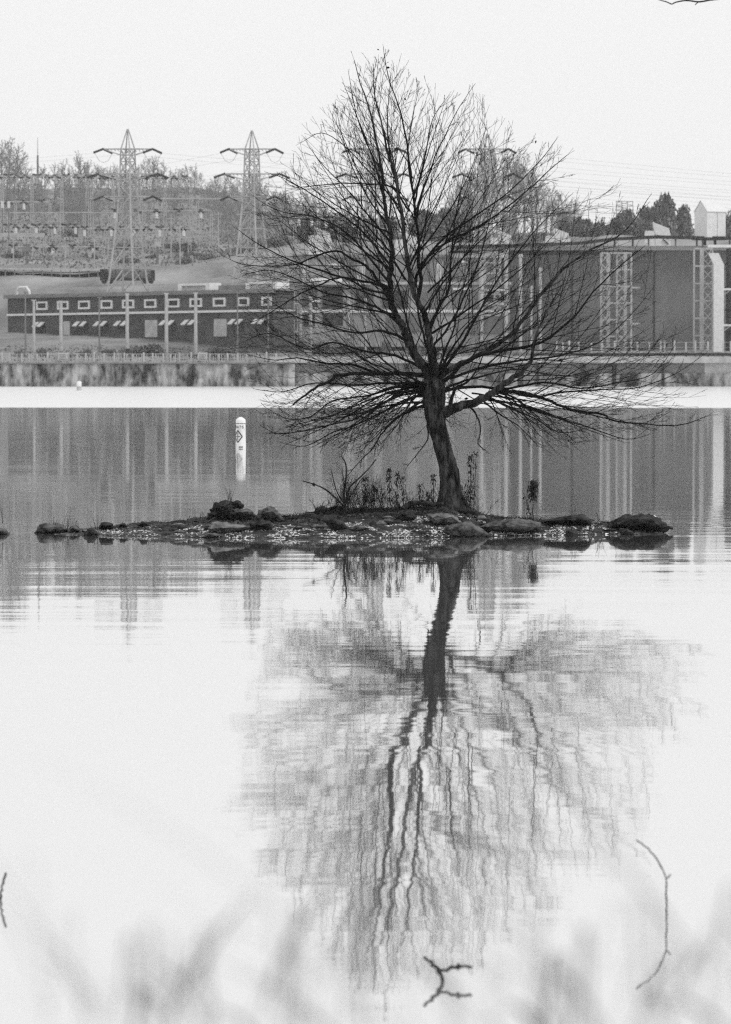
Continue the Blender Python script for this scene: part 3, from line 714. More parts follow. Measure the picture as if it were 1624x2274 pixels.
for i in range(84):
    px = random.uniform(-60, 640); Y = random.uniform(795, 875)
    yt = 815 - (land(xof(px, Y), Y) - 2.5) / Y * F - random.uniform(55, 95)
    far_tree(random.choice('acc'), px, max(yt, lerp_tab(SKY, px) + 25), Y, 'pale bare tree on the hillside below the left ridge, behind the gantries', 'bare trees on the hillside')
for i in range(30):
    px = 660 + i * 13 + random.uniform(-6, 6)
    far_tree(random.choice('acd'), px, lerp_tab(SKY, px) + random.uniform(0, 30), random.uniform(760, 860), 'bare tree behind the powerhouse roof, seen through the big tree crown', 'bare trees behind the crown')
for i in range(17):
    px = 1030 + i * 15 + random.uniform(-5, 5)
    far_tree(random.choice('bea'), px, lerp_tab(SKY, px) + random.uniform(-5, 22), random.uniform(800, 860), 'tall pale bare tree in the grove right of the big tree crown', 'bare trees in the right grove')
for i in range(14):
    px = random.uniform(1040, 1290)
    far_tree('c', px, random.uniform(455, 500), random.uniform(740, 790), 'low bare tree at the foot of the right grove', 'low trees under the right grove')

# dense evergreen bushes (leaf clumps) on the right and on the slope
def leaf_blob(seed, n, size, squash=1.0, lobes=7):
    random.seed(seed); mb = MB(); cs = []
    for k in range(lobes):
        a = random.uniform(0, 6.28); rr = random.uniform(.1, .75)
        cs.append((Vector((math.cos(a) * rr, math.sin(a) * rr, random.uniform(.3, .9) * squash)), random.uniform(.3, .55)))
    for k in range(n):
        c, r = random.choice(cs); p = c + rnd_dir() * r * random.uniform(.5, 1.05)
        if p.z < 0: p.z = random.uniform(0, .2)
        u = rnd_dir() * size; v = u.cross(rnd_dir()).normalized() * size * .6
        mb.quad(p - u, p + v, p + u, p - v)
    return mb
M['evergreen'] = mat('evergreen_leaf', 0.09, 0.8, v2=0.27, scale=1.2)
M['scrub'] = mat('scrub_leaf', 0.06, 0.9, v2=0.24, scale=1.2)
ev = [leaf_blob(s, 2600, .075).mesh('foliage', M['evergreen']) for s in (1, 2, 3)]
sb = [leaf_blob(s, 1500, .07, .7).mesh('foliage', M['scrub']) for s in (4, 5, 6)]
stem_m = MB().tube([(0, 0, -.15), (.02, 0, .6)], [.06, .03], 6).mesh('trunk', M['far_bark_dark'])
def blob(kind, px, ytop, wpx, Y, label, cat, group, name, ybot=None):
    x = xof(px, Y); g = land(x, Y) - .2; H = max(1.2, zof(ytop, Y) - g); W = wpx / 2 * Y / F
    e = empty(name, (x, Y, g), label, cat, group, rz=random.uniform(0, 6))
    kk = 1.45 if kind else 1.1; e.scale = (W * kk, W * kk, H / 1.2)
    me = random.choice(ev if kind else sb)
    for nm, m_ in (('foliage', me), ('trunk', stem_m)):
        o = bpy.data.objects.new(nm, m_); col.objects.link(o); o.parent = e
random.seed(5)
for px, yt, wd, Y, lab in ((1470, 438, 70, 740, 'dark domed evergreen just left of the gabled hut'), (1440, 466, 60, 742, 'lower dark evergreen on the left flank of the domed one'), (1515, 462, 50, 745, 'dark evergreen touching the gabled hut left side'), (1385, 470, 60, 735, 'dark evergreen in front of the faint lattice mast'),
                       (1345, 486, 50, 738, 'small dark evergreen left of the lattice mast'), (1420, 488, 50, 733, 'low dark evergreen between the mast and the domed tree'), (1290, 484, 50, 735, 'small dark evergreen above the powerhouse parapet, left of two'), (1315, 500, 44, 730, 'small dark evergreen above the powerhouse parapet, right of two'), (1625, 470, 50, 745, 'dark evergreen right of the gabled hut at the photo edge'),
                       (1250, 492, 50, 738, 'dark evergreen at the foot of the right grove'), (1600, 490, 60, 748, 'dark evergreen hidden behind the gabled hut'), (700, 470, 70, 735, 'dark evergreen left of the crown above the annex'), (760, 478, 80, 740, 'dark evergreen behind the left crown branches'), (850, 482, 90, 744, 'dark evergreen behind the leaders of the tree'), (950, 470, 90, 742, 'dark evergreen behind the crown right of the leaders'), (1010, 465, 70, 746, 'dark evergreen behind the right crown branches')):
    blob(1, px, yt, wd, Y, lab, 'tree', 'dark evergreens above the powerhouse', 'evergreen_tree')
for i in range(26):
    px = random.uniform(-40, 660) if i % 3 else random.uniform(380, 660); Y = random.uniform(705, 805); g = land(xof(px, Y), Y)
    blob(0 if i % 9 else 1, px, HOR - (g - 2.5) / Y * F - random.uniform(10, 22), random.uniform(20, 60), Y, 'low scrubby bush on the substation slope behind the brick office', 'bush', 'bushes on the substation slope', 'bush')
ORD = ('first', 'second', 'third', 'fourth', 'fifth', 'sixth', 'seventh', 'eighth', 'ninth', 'tenth', 'eleventh')
for i, (px, hh, wd, kd) in enumerate(((40, 16, 40, 0), (96, 20, 44, 0), (142, 14, 38, 0), (189, 22, 46, 0), (239, 16, 50, 0), (287, 26, 44, 0), (330, 24, 76, 1), (387, 15, 44, 0), (437, 14, 40, 0), (482, 26, 80, 1), (540, 18, 50, 0), (594, 24, 56, 0))):
    Y = random.uniform(557, 563); g = land(xof(px, Y), Y)
    blob(kd, px, HOR - (g - 2.5) / Y * F - hh, wd * .8, Y, ('dark spreading shrub' if kd else 'grey winter shrub') + ' behind the seawall fence, below the ' + (ORD[i - 1] + ' office window from the left' if i else 'office porch at the left end'), 'shrub', 'shrubs behind the seawall fence', 'shrub')
m_ = MB()
for i in range(9000):
    px = random.uniform(-80, 1180); Y = random.uniform(553, 568); x = xof(px, Y); cl = fbm(x * .35, Y * .35, 3)
    if cl < -.1: continue
    p = Vector((x, Y, land(x, Y) + random.uniform(0, .3 + max(0, cl)))); u = rnd_dir() * random.uniform(.06, .2); v = u.cross(rnd_dir()).normalized() * .09
    m_.quad(p - u, p + v, p + u, p - v)
stuff(tag(m_.build('bank_scrub', M['scrub']), 'low matted scrub on the bank above the seawall', 'scrub'))
for i in range(12):
    px = 660 + i * 42 + random.uniform(-12, 12); Y = random.uniform(558, 575); g = land(xof(px, Y), Y)
    blob(0, px, HOR - (g - 2.5) / Y * F - random.uniform(14, 40), random.uniform(30, 60), Y, 'scrubby shrub on the bank below the annex', 'shrub', 'shrubs below the annex', 'shrub')

# hillside undergrowth: uncountable
random.seed(31); m_ = MB()
for i in range(40000):
    px = random.uniform(-80, 1640); Y = random.uniform(705, 930)
    if px > 650 and Y < 720: continue
    x = xof(px, Y); z = land(x, Y); cl = fbm(x * .09, Y * .09, 8)
    if cl < -.12: continue
    p = Vector((x, Y, z + random.uniform(0, 1.1 + 1.2 * max(0, cl)))); u = rnd_dir() * random.uniform(.12, .34); v = u.cross(rnd_dir()).normalized() * .14
    m_.quad(p - u, p + v, p + u, p - v)
stuff(tag(m_.build('undergrowth', M['scrub']), 'dry tangled undergrowth covering the hillside', 'undergrowth'))

# ------------------------------------------------------------------ marker buoys
def letter_strokes(c):
    return {'A': [[(0, 0), (.5, 1), (1, 0)], [(.22, .4), (.78, .4)]], 'T': [[(0, 1), (1, 1)], [(.5, 1), (.5, 0)]],
            'S': [[(1, .85), (.7, 1), (.3, 1), (0, .8), (.1, .58), (.9, .42), (1, .2), (.7, 0), (.3, 0), (0, .15)]],
            'B': [[(0, 0), (0, 1), (.7, 1), (.9, .8), (.7, .53), (0, .53)], [(.7, .53), (1, .28), (.75, 0), (0, 0)]],
            'O': [[(.5, 0), (.1, .2), (0, .5), (.1, .8), (.5, 1), (.9, .8), (1, .5), (.9, .2), (.5, 0)]]}[c]
p0 = wat(535, 995); rb = .152
by = empty('marker_buoy', (p0.x, p0.y, 0), 'white cylindrical marker buoy with a diamond sign and the letters BOATS', 'buoy')
m_ = MB(); m_.smooth = False
prof = [(-.45, rb*1.05), (0, rb*1.06), (.05, rb*1.05), (.45, rb * 1.0), (.70, rb*.98), (.745, rb*.98)]
def lathe(prof, n=40):
    mb = MB()
    for z, r in prof:
        for j in range(n): mb.v.append((r * math.cos(2*math.pi*j/n), r * math.sin(2*math.pi*j/n), z))
    for i in range(len(prof) - 1):
        for j in range(n): mb.f.append((i*n+j, i*n+(j+1) % n, (i+1)*n+(j+1) % n, (i+1)*n+j))
    mb.smooth = True; return mb
lathe(prof).build('body', M['buoy'], by)
lathe([(.745, rb*.9), (.765, rb*.9)]).build('band', M['mark'], by)
lathe([(.765, rb*1.0), (.86, rb*1.0), (.885, rb*.93), (.93, rb*.55), (.955, rb*.28), (.96, .001)]).build('cap', M['buoy'], by)
def strip(mb, pts, wdt, r0):      # flat ribbon on the buoy's side; pts are (angle from camera side, z)
    for (a0, z0), (a1, z1) in zip(pts, pts[1:]):
        n = 6; d = Vector(((a1 - a0) * r0, z1 - z0, 0)); 
        if d.length < 1e-6: continue
        d.normalize(); nn = Vector((-d.y, d.x, 0)) * wdt / 2
        for k in range(n):
            q = []
            for t, s in ((k/n, -1), ((k+1)/n, -1), ((k+1)/n, 1), (k/n, 1)):
                a = a0 + (a1 - a0) * t + s * nn.x / r0; z = z0 + (z1 - z0) * t + s * nn.y
                q.append((math.sin(a) * r0, -math.cos(a) * r0, z))
            mb.quad(*q)
mk = MB(); ca = R(-33); rr = rb * 1.075
def dz(v): return .42 + v
hw, hh = R(52), .185
strip(mk, [(ca - hw, dz(-.06)), (ca, dz(hh - .06)), (ca + hw, dz(-.06)), (ca, dz(-hh - .06)), (ca - hw, dz(-.06))], .032, rr)
strip(mk, [(ca - R(30), dz(-.06)), (ca + R(30), dz(-.06))], .018, rr); strip(mk, [(ca, dz(.05)), (ca, dz(-.17))], .018, rr)
mk.build('diamond_mark', M['mark'], by)
lt = MB(); aw = R(20)
for i, c in enumerate('BOATS'):
    a0 = ca + (i - 2) * R(29) - aw / 2
    for st in letter_strokes(c): strip(lt, [(a0 + x * aw, .615 + z * .075) for x, z in st], .014, rr)
lt.build('lettering', M['mark'], by)
wl = MB(); strip(wl, [(R(-20), .035), (R(25), .035)], .035, rb * 1.085); wl.build('waterline_stain', M['mark'], by)
p0 = wat(176, 867)
by2 = empty('marker_buoy', (p0.x, p0.y, 0), 'small distant white buoy floating near the seawall at left', 'buoy')
lathe([(-.4, .27), (.35, .27), (.4, .24)]).build('body', M['pale'], by2)
lathe([(.4, .27), (.85, .27), (.97, .18), (1.0, .001)]).build('cap', M['buoy'], by2)

# ------------------------------------------------------------------ the islet
CREST = [(60, 1196), (80, 1186), (130, 1183), (190, 1180), (230, 1172), (300, 1168), (380, 1163), (440, 1154), (480, 1148), (560, 1148), (640, 1149), (700, 1142), (760, 1134), (860, 1131), (940, 1126), (985, 1117), (1020, 1118), (1045, 1134), (1085, 1148), (1150, 1154), (1220, 1157), (1290, 1156), (1340, 1164), (1400, 1168), (1460, 1176), (1490, 1190)]
FRONT = [(60, 1187), (180, 1189), (260, 1191), (400, 1193), (560, 1196), (760, 1196), (950, 1194), (1100, 1191), (1250, 1189), (1340, 1187), (1420, 1187), (1500, 1186)]
YC = 64.5
def isl(x, y):
    px = CX + x / y * F
    zc = max(-.35, zof(lerp_tab(CREST, px), YC)); yf = wat(px, lerp_tab(FRONT, px)).y
    if y < YC: t = (y - yf) / max(.3, YC - yf)
    else: t = (yf + 2 * (YC - yf) + .3 - y) / max(.3, YC - yf)
    if px < 60 or px > 1490: t -= (60 - px) / 60 if px < 60 else (px - 1490) / 60
    if t < 0: z = t * .5
    else: z = zc * (min(1, t) ** .8) if zc > 0 else zc
    return z
mb = MB(); mb.smooth = True
NX, NY = 420, 120
for j in range(NY + 1):
    for i in range(NX + 1):
        x = -5.4 + 10.4 * i / NX; y = 62.0 + 5.2 * j / NY
        z = isl(x, y)
        if z > -.05: z += fbm(x * 2.2, y * 2.2, 1) * .045 * min(1, z / .1 + .2) + fbm(x * 7, y * 7, 2) * .03 * min(1, z / .12 + .15) + abs(fbm(x * 18, y * 18, 4)) * .012
        mb.v.append((x, y, z))
for j in range(NY):
    for i in range(NX):
        a = j * (NX + 1) + i; mb.f.append((a, a+1, a+2+NX, a+1+NX))
struct(mb.build('islet_ground', M['soil']))
# shells and gravel
random.seed(3); sh, pb = MB(), MB()
def dens(px):
    return lerp_tab([(180, .25), (300, .35), (420, .35), (560, .6), (620, 1), (780, 1), (900, 1), (960, .9), (1000, .2), (1080, .5), (1130, .9), (1220, .8), (1330, .5), (1400, .1)], px)
def shard(mb, p, s):
    n = Vector((random.uniform(-.5, .5), random.uniform(-.9, .2), 1)).normalized(); u = n.orthogonal().normalized()
    u = (Matrix.Rotation(random.uniform(0, 6.28), 3, n) @ u); v = n.cross(u)
    i = len(mb.v); k = random.choice((4, 5, 6)); top = []
    for j in range(k):
        a = 2 * math.pi * j / k; r = s * random.uniform(.7, 1.15)
        mb.v.append(tuple(p + u * math.cos(a) * r * 1.3 + v * math.sin(a) * r * .85))
    mb.v.append(tuple(p + n * s * .45))
    for j in range(k): mb.f.append((i + j, i + (j + 1) % k, i + k))
cnt = 0
while cnt < 7500:
    px = random.uniform(190, 1400); t = random.random()
    if random.random() > dens(px): continue
    yf = wat(px, lerp_tab(FRONT, px)).y; y = yf + t * 1.35; x = xof(px, y); z = isl(x, y)
    if z < -.01: continue
    if fbm(x * 3, y * 3, 7) < -.15 + .3 * t: continue
    shard(sh if random.random() < .72 else pb, Vector((x, y, z + .006)), random.choice((.004, .006, .008, .011, .015, .02)))
    cnt += 1
for k in range(9000):
    px = random.uniform(80, 1480); yf = wat(px, lerp_tab(FRONT, px)).y; y = yf + random.random() * 1.9; x = xof(px, y); z = isl(x, y)
    if z > -.01: shard(pb, Vector((x, y, z)), random.choice((.01, .014, .02, .03)))
stuff(tag(sh.build('shells', M['shell']), 'bright broken shells strewn along the islet waterline', 'shells'))
stuff(tag(pb.build('gravel', M['pebble']), 'dark gravel covering the front slope of the islet', 'gravel'))

# leaf litter, roots and broken stalks on the mound
random.seed(12); m_ = MB()
for k in range(5200):
    px = random.gauss(880, 190) if k % 3 else random.uniform(120, 1460)
    y = random.uniform(63.5, 65.3); x = xof(px, y); z = isl(x, y)
    if z < .04: continue
    d = rnd_dir() if False else Vector((random.uniform(-1, 1), random.uniform(-1, 1), random.uniform(-.1, .9))).normalized() * random.uniform(.02, .09)
    sd_ = d.cross(Vector((random.uniform(-1, 1), 1, .3))).normalized() * random.uniform(.0015, .007)
    p = Vector((x, y, z)); m_.quad(p - sd_, p + sd_, p + d + sd_ * .5, p + d - sd_ * .5)
stuff(tag(m_.build('leaf_litter', M['weed']), 'dark leaf litter and broken stalks covering the mound', 'leaf litter'))

# rocks: hull of a measured outline with real thickness
def ground_y(px, py):
    for k in range(300):
        y = 62.2 + k * .01; p = at(px, py, y)
        if isl(p.x, y) >= p.z and isl(p.x, y) > -.02: return y
        if p.z < -.02 and k > 0: return y
    return 64.3
def rock(outline, Y, depth, mt, label, name='rock', seed=0, rough=.016, cat='rock', group='rocks on the islet'):
    random.seed(seed + 100)
    if Y is None or seed < 100: Y = ground_y(sum(p[0] for p in outline) / len(outline), max(p[1] for p in outline) - 2) + depth * .22
    P = [at(px, py, Y) for px, py in outline]; c = sum(P, Vector()) / len(P)
    bm = bmesh.new()
    for p in P:
        for k, s in ((0, 1.0), (-1, random.uniform(.55, .85)), (1, random.uniform(.6, .9)), (-.5, random.uniform(.9, 1.0))):
            q = c + (p - c) * s; q.y = Y + k * depth / 2 + random.uniform(-.04, .04) * depth
            if k < 0 and p.z < c.z: q.y += depth * .28 * -k; q.z += .01
            
            bm.verts.new(q - c)
    r = bmesh.ops.convex_hull(bm, input=bm.verts); bmesh.ops.delete(bm, geom=list({v for v in r['geom_unused'] + r['geom_interior'] if isinstance(v, bmesh.types.BMVert)}), context='VERTS')
    bmesh.ops.triangulate(bm, faces=bm.faces[:])
    size = max((p - c).length for p in P)
    for it in range(4):
        es = [e for e in bm.edges if e.calc_length() > max(.03, size * .12)]
        if not es: break
        bmesh.ops.subdivide_edges(bm, edges=es, cuts=1, use_grid_fill=False); bmesh.ops.triangulate(bm, faces=[f for f in bm.faces if len(f.verts) > 3])
    bmesh.ops.smooth_vert(bm, verts=bm.verts[:], factor=.02, use_axis_x=True, use_axis_y=True, use_axis_z=True)
    bm.normal_update()
    for v in bm.verts:
        n = v.co + c
        v.co += v.normal * (fbm(n.x * 4, n.y * 4, n.z * 7 + seed) * rough * .7 + (abs(fbm(n.x * 5, n.y * 5, n.z * 18)) - .25) * rough * 2.4)
    me = bpy.data.meshes.new(name); bm.to_mesh(me); bm.free(); me.materials.append(M[mt])
    o = bpy.data.objects.new(name, me); col.objects.link(o); o.location = c
    return tag(o, label, cat, group)
def z2(pts): return [((650 + x / 2.32) / 1.5394, (1550 + y / 2.32) / 1.5394) for x, y in pts]
def z3(pts): return [((1250 + x / 2.32) / 1.5394, (1500 + y / 2.32) / 1.5394) for x, y in pts]
def z4(pts): return [((1800 + x / 2.32) / 1.5394, (1600 + y / 2.32) / 1.5394) for x, y in pts]
def z1(pts): return [(x / 3.248 / 1.5394, (1700 + y / 3.248) / 1.5394) for x, y in pts]
rock(z2([(135, 520), (200, 400), (240, 385), (330, 380), (340, 520), (240, 545)]), 64.2, .5, 'rock_dark', 'black stump-like boulder topped with grass, tallest at the left half', seed=1, rough=.03)
rock(z2([(300, 392), (380, 375), (430, 420), (420, 442), (320, 450)]), 64.3, .35, 'rock_dark', 'small dark rock capping the right shoulder of the black boulder', seed=2)
rock(z2([(320, 470), (370, 440), (470, 445), (522, 490), (500, 525), (400, 535), (330, 515)]), 63.9, .5, 'rock', 'rounded grey rock leaning between the black boulder and the domed rock', seed=3)
rock(z2([(520, 515), (548, 455), (620, 425), (670, 432), (748, 528), (650, 555), (550, 545)]), 64.0, .6, 'rock', 'domed grey rock with a long right slope', seed=4)
rock(z2([(140, 590), (190, 545), (260, 552), (452, 578), (440, 600), (330, 628), (240, 642), (160, 610)]), 63.4, .55, 'rock_light', 'long flat pale slab lying in front of the black boulder', seed=5)
rock(z2([(110, 640), (190, 632), (270, 650), (240, 668), (110, 668)]), 63.15, .4, 'rock', 'low wet stone at the waterline under the flat pale slab', seed=6)
rock(z2([(1048, 528), (1110, 508), (1212, 540), (1242, 580), (1200, 624), (1120, 600)]), 63.7, .4, 'rock_dark', 'dark angular rock at the centre of the shell beach', seed=7)
rock(z2([(1262, 595), (1330, 570), (1430, 598), (1350, 625)]), 63.6, .3, 'rock', 'small low grey rock right of the dark angular one', seed=8)
rock(z2([(480, 560), (560, 540), (640, 545), (650, 590), (560, 620), (470, 610)]), 63.8, .4, 'rock_dark', 'dark earthy clump below the domed rock', seed=9, rough=.03)
rock(z3([(500, 605), (600, 598), (700, 605), (745, 650), (770, 672), (680, 690), (560, 680), (510, 640)]), 63.75, .5, 'rock_light', 'pale tilted slab just right of the trunk foot', seed=10)
rock(z3([(603, 735), (640, 690), (740, 670), (830, 655), (920, 715), (978, 770), (900, 795), (700, 790), (640, 775)]), 63.1, .6, 'rock', 'pointed grey slab reaching the water in front of the tree', seed=11)
rock(z3([(880, 705), (960, 680), (1060, 650), (1200, 632), (1390, 662), (1390, 692), (1250, 748), (1170, 760), (1060, 745)]), 63.5, .7, 'rock', 'broad grey boulder between the tree and the lone weed', seed=12)
rock(z3([(130, 660), (150, 640), (200, 640), (225, 665), (200, 690), (150, 685)]), 63.7, .25, 'rock', 'small grey stone on the bank left of the trunk', seed=13)
rock(z3([(230, 640), (280, 580), (360, 570), (400, 620), (380, 660), (260, 665)]), 63.9, .35, 'rock_dark', 'rounded dark mossy rock left of the trunk foot', seed=14)
rock(z4([(110, 415), (250, 402), (440, 365), (500, 405), (520, 462), (320, 465)]), 64.3, .6, 'rock_dark', 'dark ridge rock with a squared peak right of the lone weed', seed=15)
rock(z4([(313, 490), (350, 495), (418, 532), (400, 552), (313, 560)]), 63.1, .3, 'rock_dark', 'small black triangular rock standing at the right waterline', seed=16)
rock(z4([(620, 475), (700, 412), (740, 385), (830, 375), (980, 380), (1080, 430), (1145, 476), (1120, 498), (1000, 505), (800, 500)]), 64.0, 1.0, 'rock_dark', 'largest rounded dark boulder at the right end of the islet', seed=17, rough=.03)
rock(z4([(745, 505), (790, 478), (840, 500), (855, 528), (800, 540), (750, 532)]), 63.2, .3, 'rock_dark', 'small dark ball-shaped rock before the right end boulder', seed=18)
rock(z1([(-130, 350), (0, 338), (60, 350), (107, 395), (95, 425), (-100, 440)]), 64.0, .6, 'rock', 'detached rock cut by the left edge of the photo', seed=19)
rock(z1([(375, 405), (445, 360), (448, 310), (490, 288), (700, 305), (770, 345), (760, 410), (440, 418)]), 63.9, .7, 'rock', 'long dark slab at the left tip of the islet', seed=20)
rock(z1([(750, 370), (800, 325), (840, 315), (885, 345), (892, 395), (760, 410)]), 64.0, .5, 'rock', 'rounded rock behind the right end of the left tip slab', seed=21)
rock(z1([(895, 385), (930, 360), (970, 368), (975, 400), (900, 405)]), 63.9, .3, 'rock', 'little stone between the left tip slab and the black stump', seed=22)
rock(z1([(935, 430), (1000, 380), (1030, 345), (1060, 370), (1080, 410), (1070, 438)]), 63.5, .35, 'rock_dark', 'jet black broken stump at the left waterline', seed=23, rough=.03)
rock(z1([(1095, 350), (1130, 285), (1170, 278), (1250, 298), (1265, 345), (1200, 375)]), 64.1, .45, 'rock_dark', 'dark boulder right of the black stump at left', seed=24)
rock(z1([(1320, 335), (1340, 295), (1390, 290), (1425, 335), (1380, 350)]), 64.3, .3, 'rock_dark', 'small dark rock on the left crest of the islet', seed=25)
rock(z1([(1540, 315), (1580, 275), (1630, 275), (1660, 320), (1600, 335)]), 64.3, .3, 'rock_dark', 'second small dark rock on the left crest, nearer the middle', seed=26)
random.seed(44)
for i in range(95):
    px = random.uniform(200, 1450); f = random.random(); yf = wat(px, lerp_tab(FRONT, px)).y; y = yf + .1 + f * 1.2; x = xof(px, y); z = isl(x, y)
    c = 815 + (2.5 - z) / y * F; wd = random.choice((3, 4, 5, 6, 8, 11, 15)) * random.uniform(.8, 1.2); h = wd * random.uniform(.3, .6)
    out = [(px + wd * math.cos(a) * random.uniform(.8, 1.1), c - h * .3 - h * math.sin(a) * random.uniform(.8, 1.1)) for a in [k * 1.047 for k in range(6)]]
    rock(out, y, wd / F * y * 1.4, random.choice(('rock', 'rock_dark', 'rock_light')), 'small loose stone half buried in the islet shore', name='stone', seed=200 + i, rough=.006, cat='stone', group='loose stones on the islet shore')
random.seed(44)
# curved root / logs near the trunk
def log(pts, Y, r, label, mt='bark'):
    m_ = MB(); P = [at(x, y, Y) for x, y in pts]; n = 5; Q = []
    for a, b in zip(P, P[1:]):
        for k in range(n): Q.append(a.lerp(b, k / n) + rnd_dir() * r * .12)
    Q.append(P[-1]); m_.tube(Q, [r * (1 - .5 * k / len(Q)) * random.uniform(.85, 1.15) for k in range(len(Q))], 9)
    m_.smooth = True
    tag(m_.build('driftwood', M[mt]), label, 'driftwood', 'driftwood on the islet')
log(z2([(1000, 500), (1010, 450), (1050, 432), (1090, 452), (1150, 432), (1240, 425)]), 64.3, .045, 'curved dark root looping out of the ground at the shrub foot')
log(z2([(780, 515), (860, 495), (930, 480), (990, 480)]), 64.2, .018, 'thin grey stick lying left of the curved root')
log(z2([(820, 512), (900, 500), (960, 490)]), 64.1, .012, 'second thinner stick lying under the grey one')
log(z3([(300, 560), (360, 515), (440, 505), (520, 515), (620, 520)]), 64.2, .05, 'thick dark surface root spreading left from the trunk')
log(z2([(60, 575), (130, 550), (180, 520), (200, 505)]), 63.9, .015, 'crossed twig heap stick left of the black boulder')
log(z2([(30, 540), (100, 545), (210, 530)]), 63.9, .012, 'lower stick of the twig heap left of the black boulder')
p = z4([(1000, 370)])[0]; pp = wat(p[0], 1148)
m_ = MB(); m_.smooth = True
ring = [(math.cos(a) * .05 * random.uniform(.7, 1.1), math.sin(a) * .05, .0) for a in [k * .63 for k in range(10)]]
for z, s in ((-.02, .9), (.01, 1), (.03, .5)):
    for q in ring: m_.v.append((q[0] * s * 1.6, q[1] * s, z))
for j in range(2):
    for k in range(10): m_.f.append((j*10+k, j*10+(k+1) % 10, (j+1)*10+(k+1) % 10, (j+1)*10+k))
m_.f.append(tuple(range(20, 30)))
o = tag(m_.build('foam_scrap', M['white']), 'small white scrap of foam floating behind the right end boulder', 'foam scrap'); o.location = (pp.x, pp.y, 0)

# ------------------------------------------------------------------ the tree
random.seed(17)
YT = 64.4
def T(px, py, dy=0.0): return at(px, py, YT + dy)
tree = empty('lone_tree', T(1003, 1135), 'bare leaning tree with wide spreading black branches on the islet', 'tree')
trunk, crown = MB(), MB(); trunk.smooth = True
def densify(P, W, n=5):
    Q, r = [], []
    m = len(P)
    for i in range(m - 1):
        p0, p1, p2, p3 = P[max(0, i-1)], P[i], P[i+1], P[min(m-1, i+2)]
        for k in range(n):
            t = k / n
            Q.append(.5 * ((2*p1) + (p2 - p0) * t + (2*p0 - 5*p1 + 4*p2 - p3) * t*t + (3*p1 - p0 - 3*p2 + p3) * t**3))
            r.append(W[i] + (W[i+1] - W[i]) * t)
    Q.append(P[-1]); r.append(W[-1]); return Q, r
PXM = F / YT
def limb(pts, w0, w1, dyend, n=4, sides=7, target=None, wid=None):
    m = len(pts); P = [T(x, y, dyend * (i / (m - 1)) ** 1.2) for i, (x, y) in enumerate(pts)]
    W = wid and [v / 2 / PXM for v in wid] or [(w0 + (w1 - w0) * (i / (m - 1)) ** .8) / 2 / PXM for i in range(m)]
    Q, r = densify(P, W, n)
    for i in range(1, len(Q) - 1): Q[i] = Q[i] + rnd_dir() * min(.02, r[i] * .5)
    (trunk if target is None else target).tube(Q, r, sides)
    return Q, r
# trunk with flare and gnarled bark relief
TP = [(1004, 1142, 78), (1003, 1122, 62), (1001, 1100, 50), (1001, 1075, 44), (998, 1045, 41), (989, 1010, 39), (979, 975, 38), (970, 945, 40), (965, 915, 44), (964, 885, 46), (965, 860, 44), (958, 838, 36)]
Q, r = densify([T(x, y) for x, y, _ in TP], [w_ / 2 / PXM for *_, w_ in TP], 8)
i0 = len(trunk.v); NS = 28; trunk.tube(Q, r, NS)
for i in range(i0, len(trunk.v)):
    v = Vector(trunk.v[i]); k = (i - i0) // NS; c = Q[min(k, len(Q) - 1)]; d = (v - c)
    if d.length > 1e-5:
        a = math.atan2(d.y, d.x); f = 1 + .05 * abs(fbm(math.cos(a) * 9, math.sin(a) * 9, v.z * 16)) + .12 * fbm(math.cos(a) * 2.2, math.sin(a) * 2.2, v.z * 1.2) + .09 * fbm(math.cos(a) * 6, math.sin(a) * 6, v.z * 7)
        low = max(0, 1 - (v.z - Q[0].z) / .35); f += low * .28 * math.sin(a * 5 + 1) ** 2
        trunk.v[i] = tuple(c + d * f)
for a, b, c_ in (((985, 1120), (955, 1132), (925, 1142)), ((1020, 1122), (1045, 1136), (1062, 1148)), ((1000, 1125), (990, 1140), (975, 1152)), ((1012, 1122), (1022, 1140), (1040, 1155))):
    limb([a, b, c_], 20, 6, -.25, 4, 7)
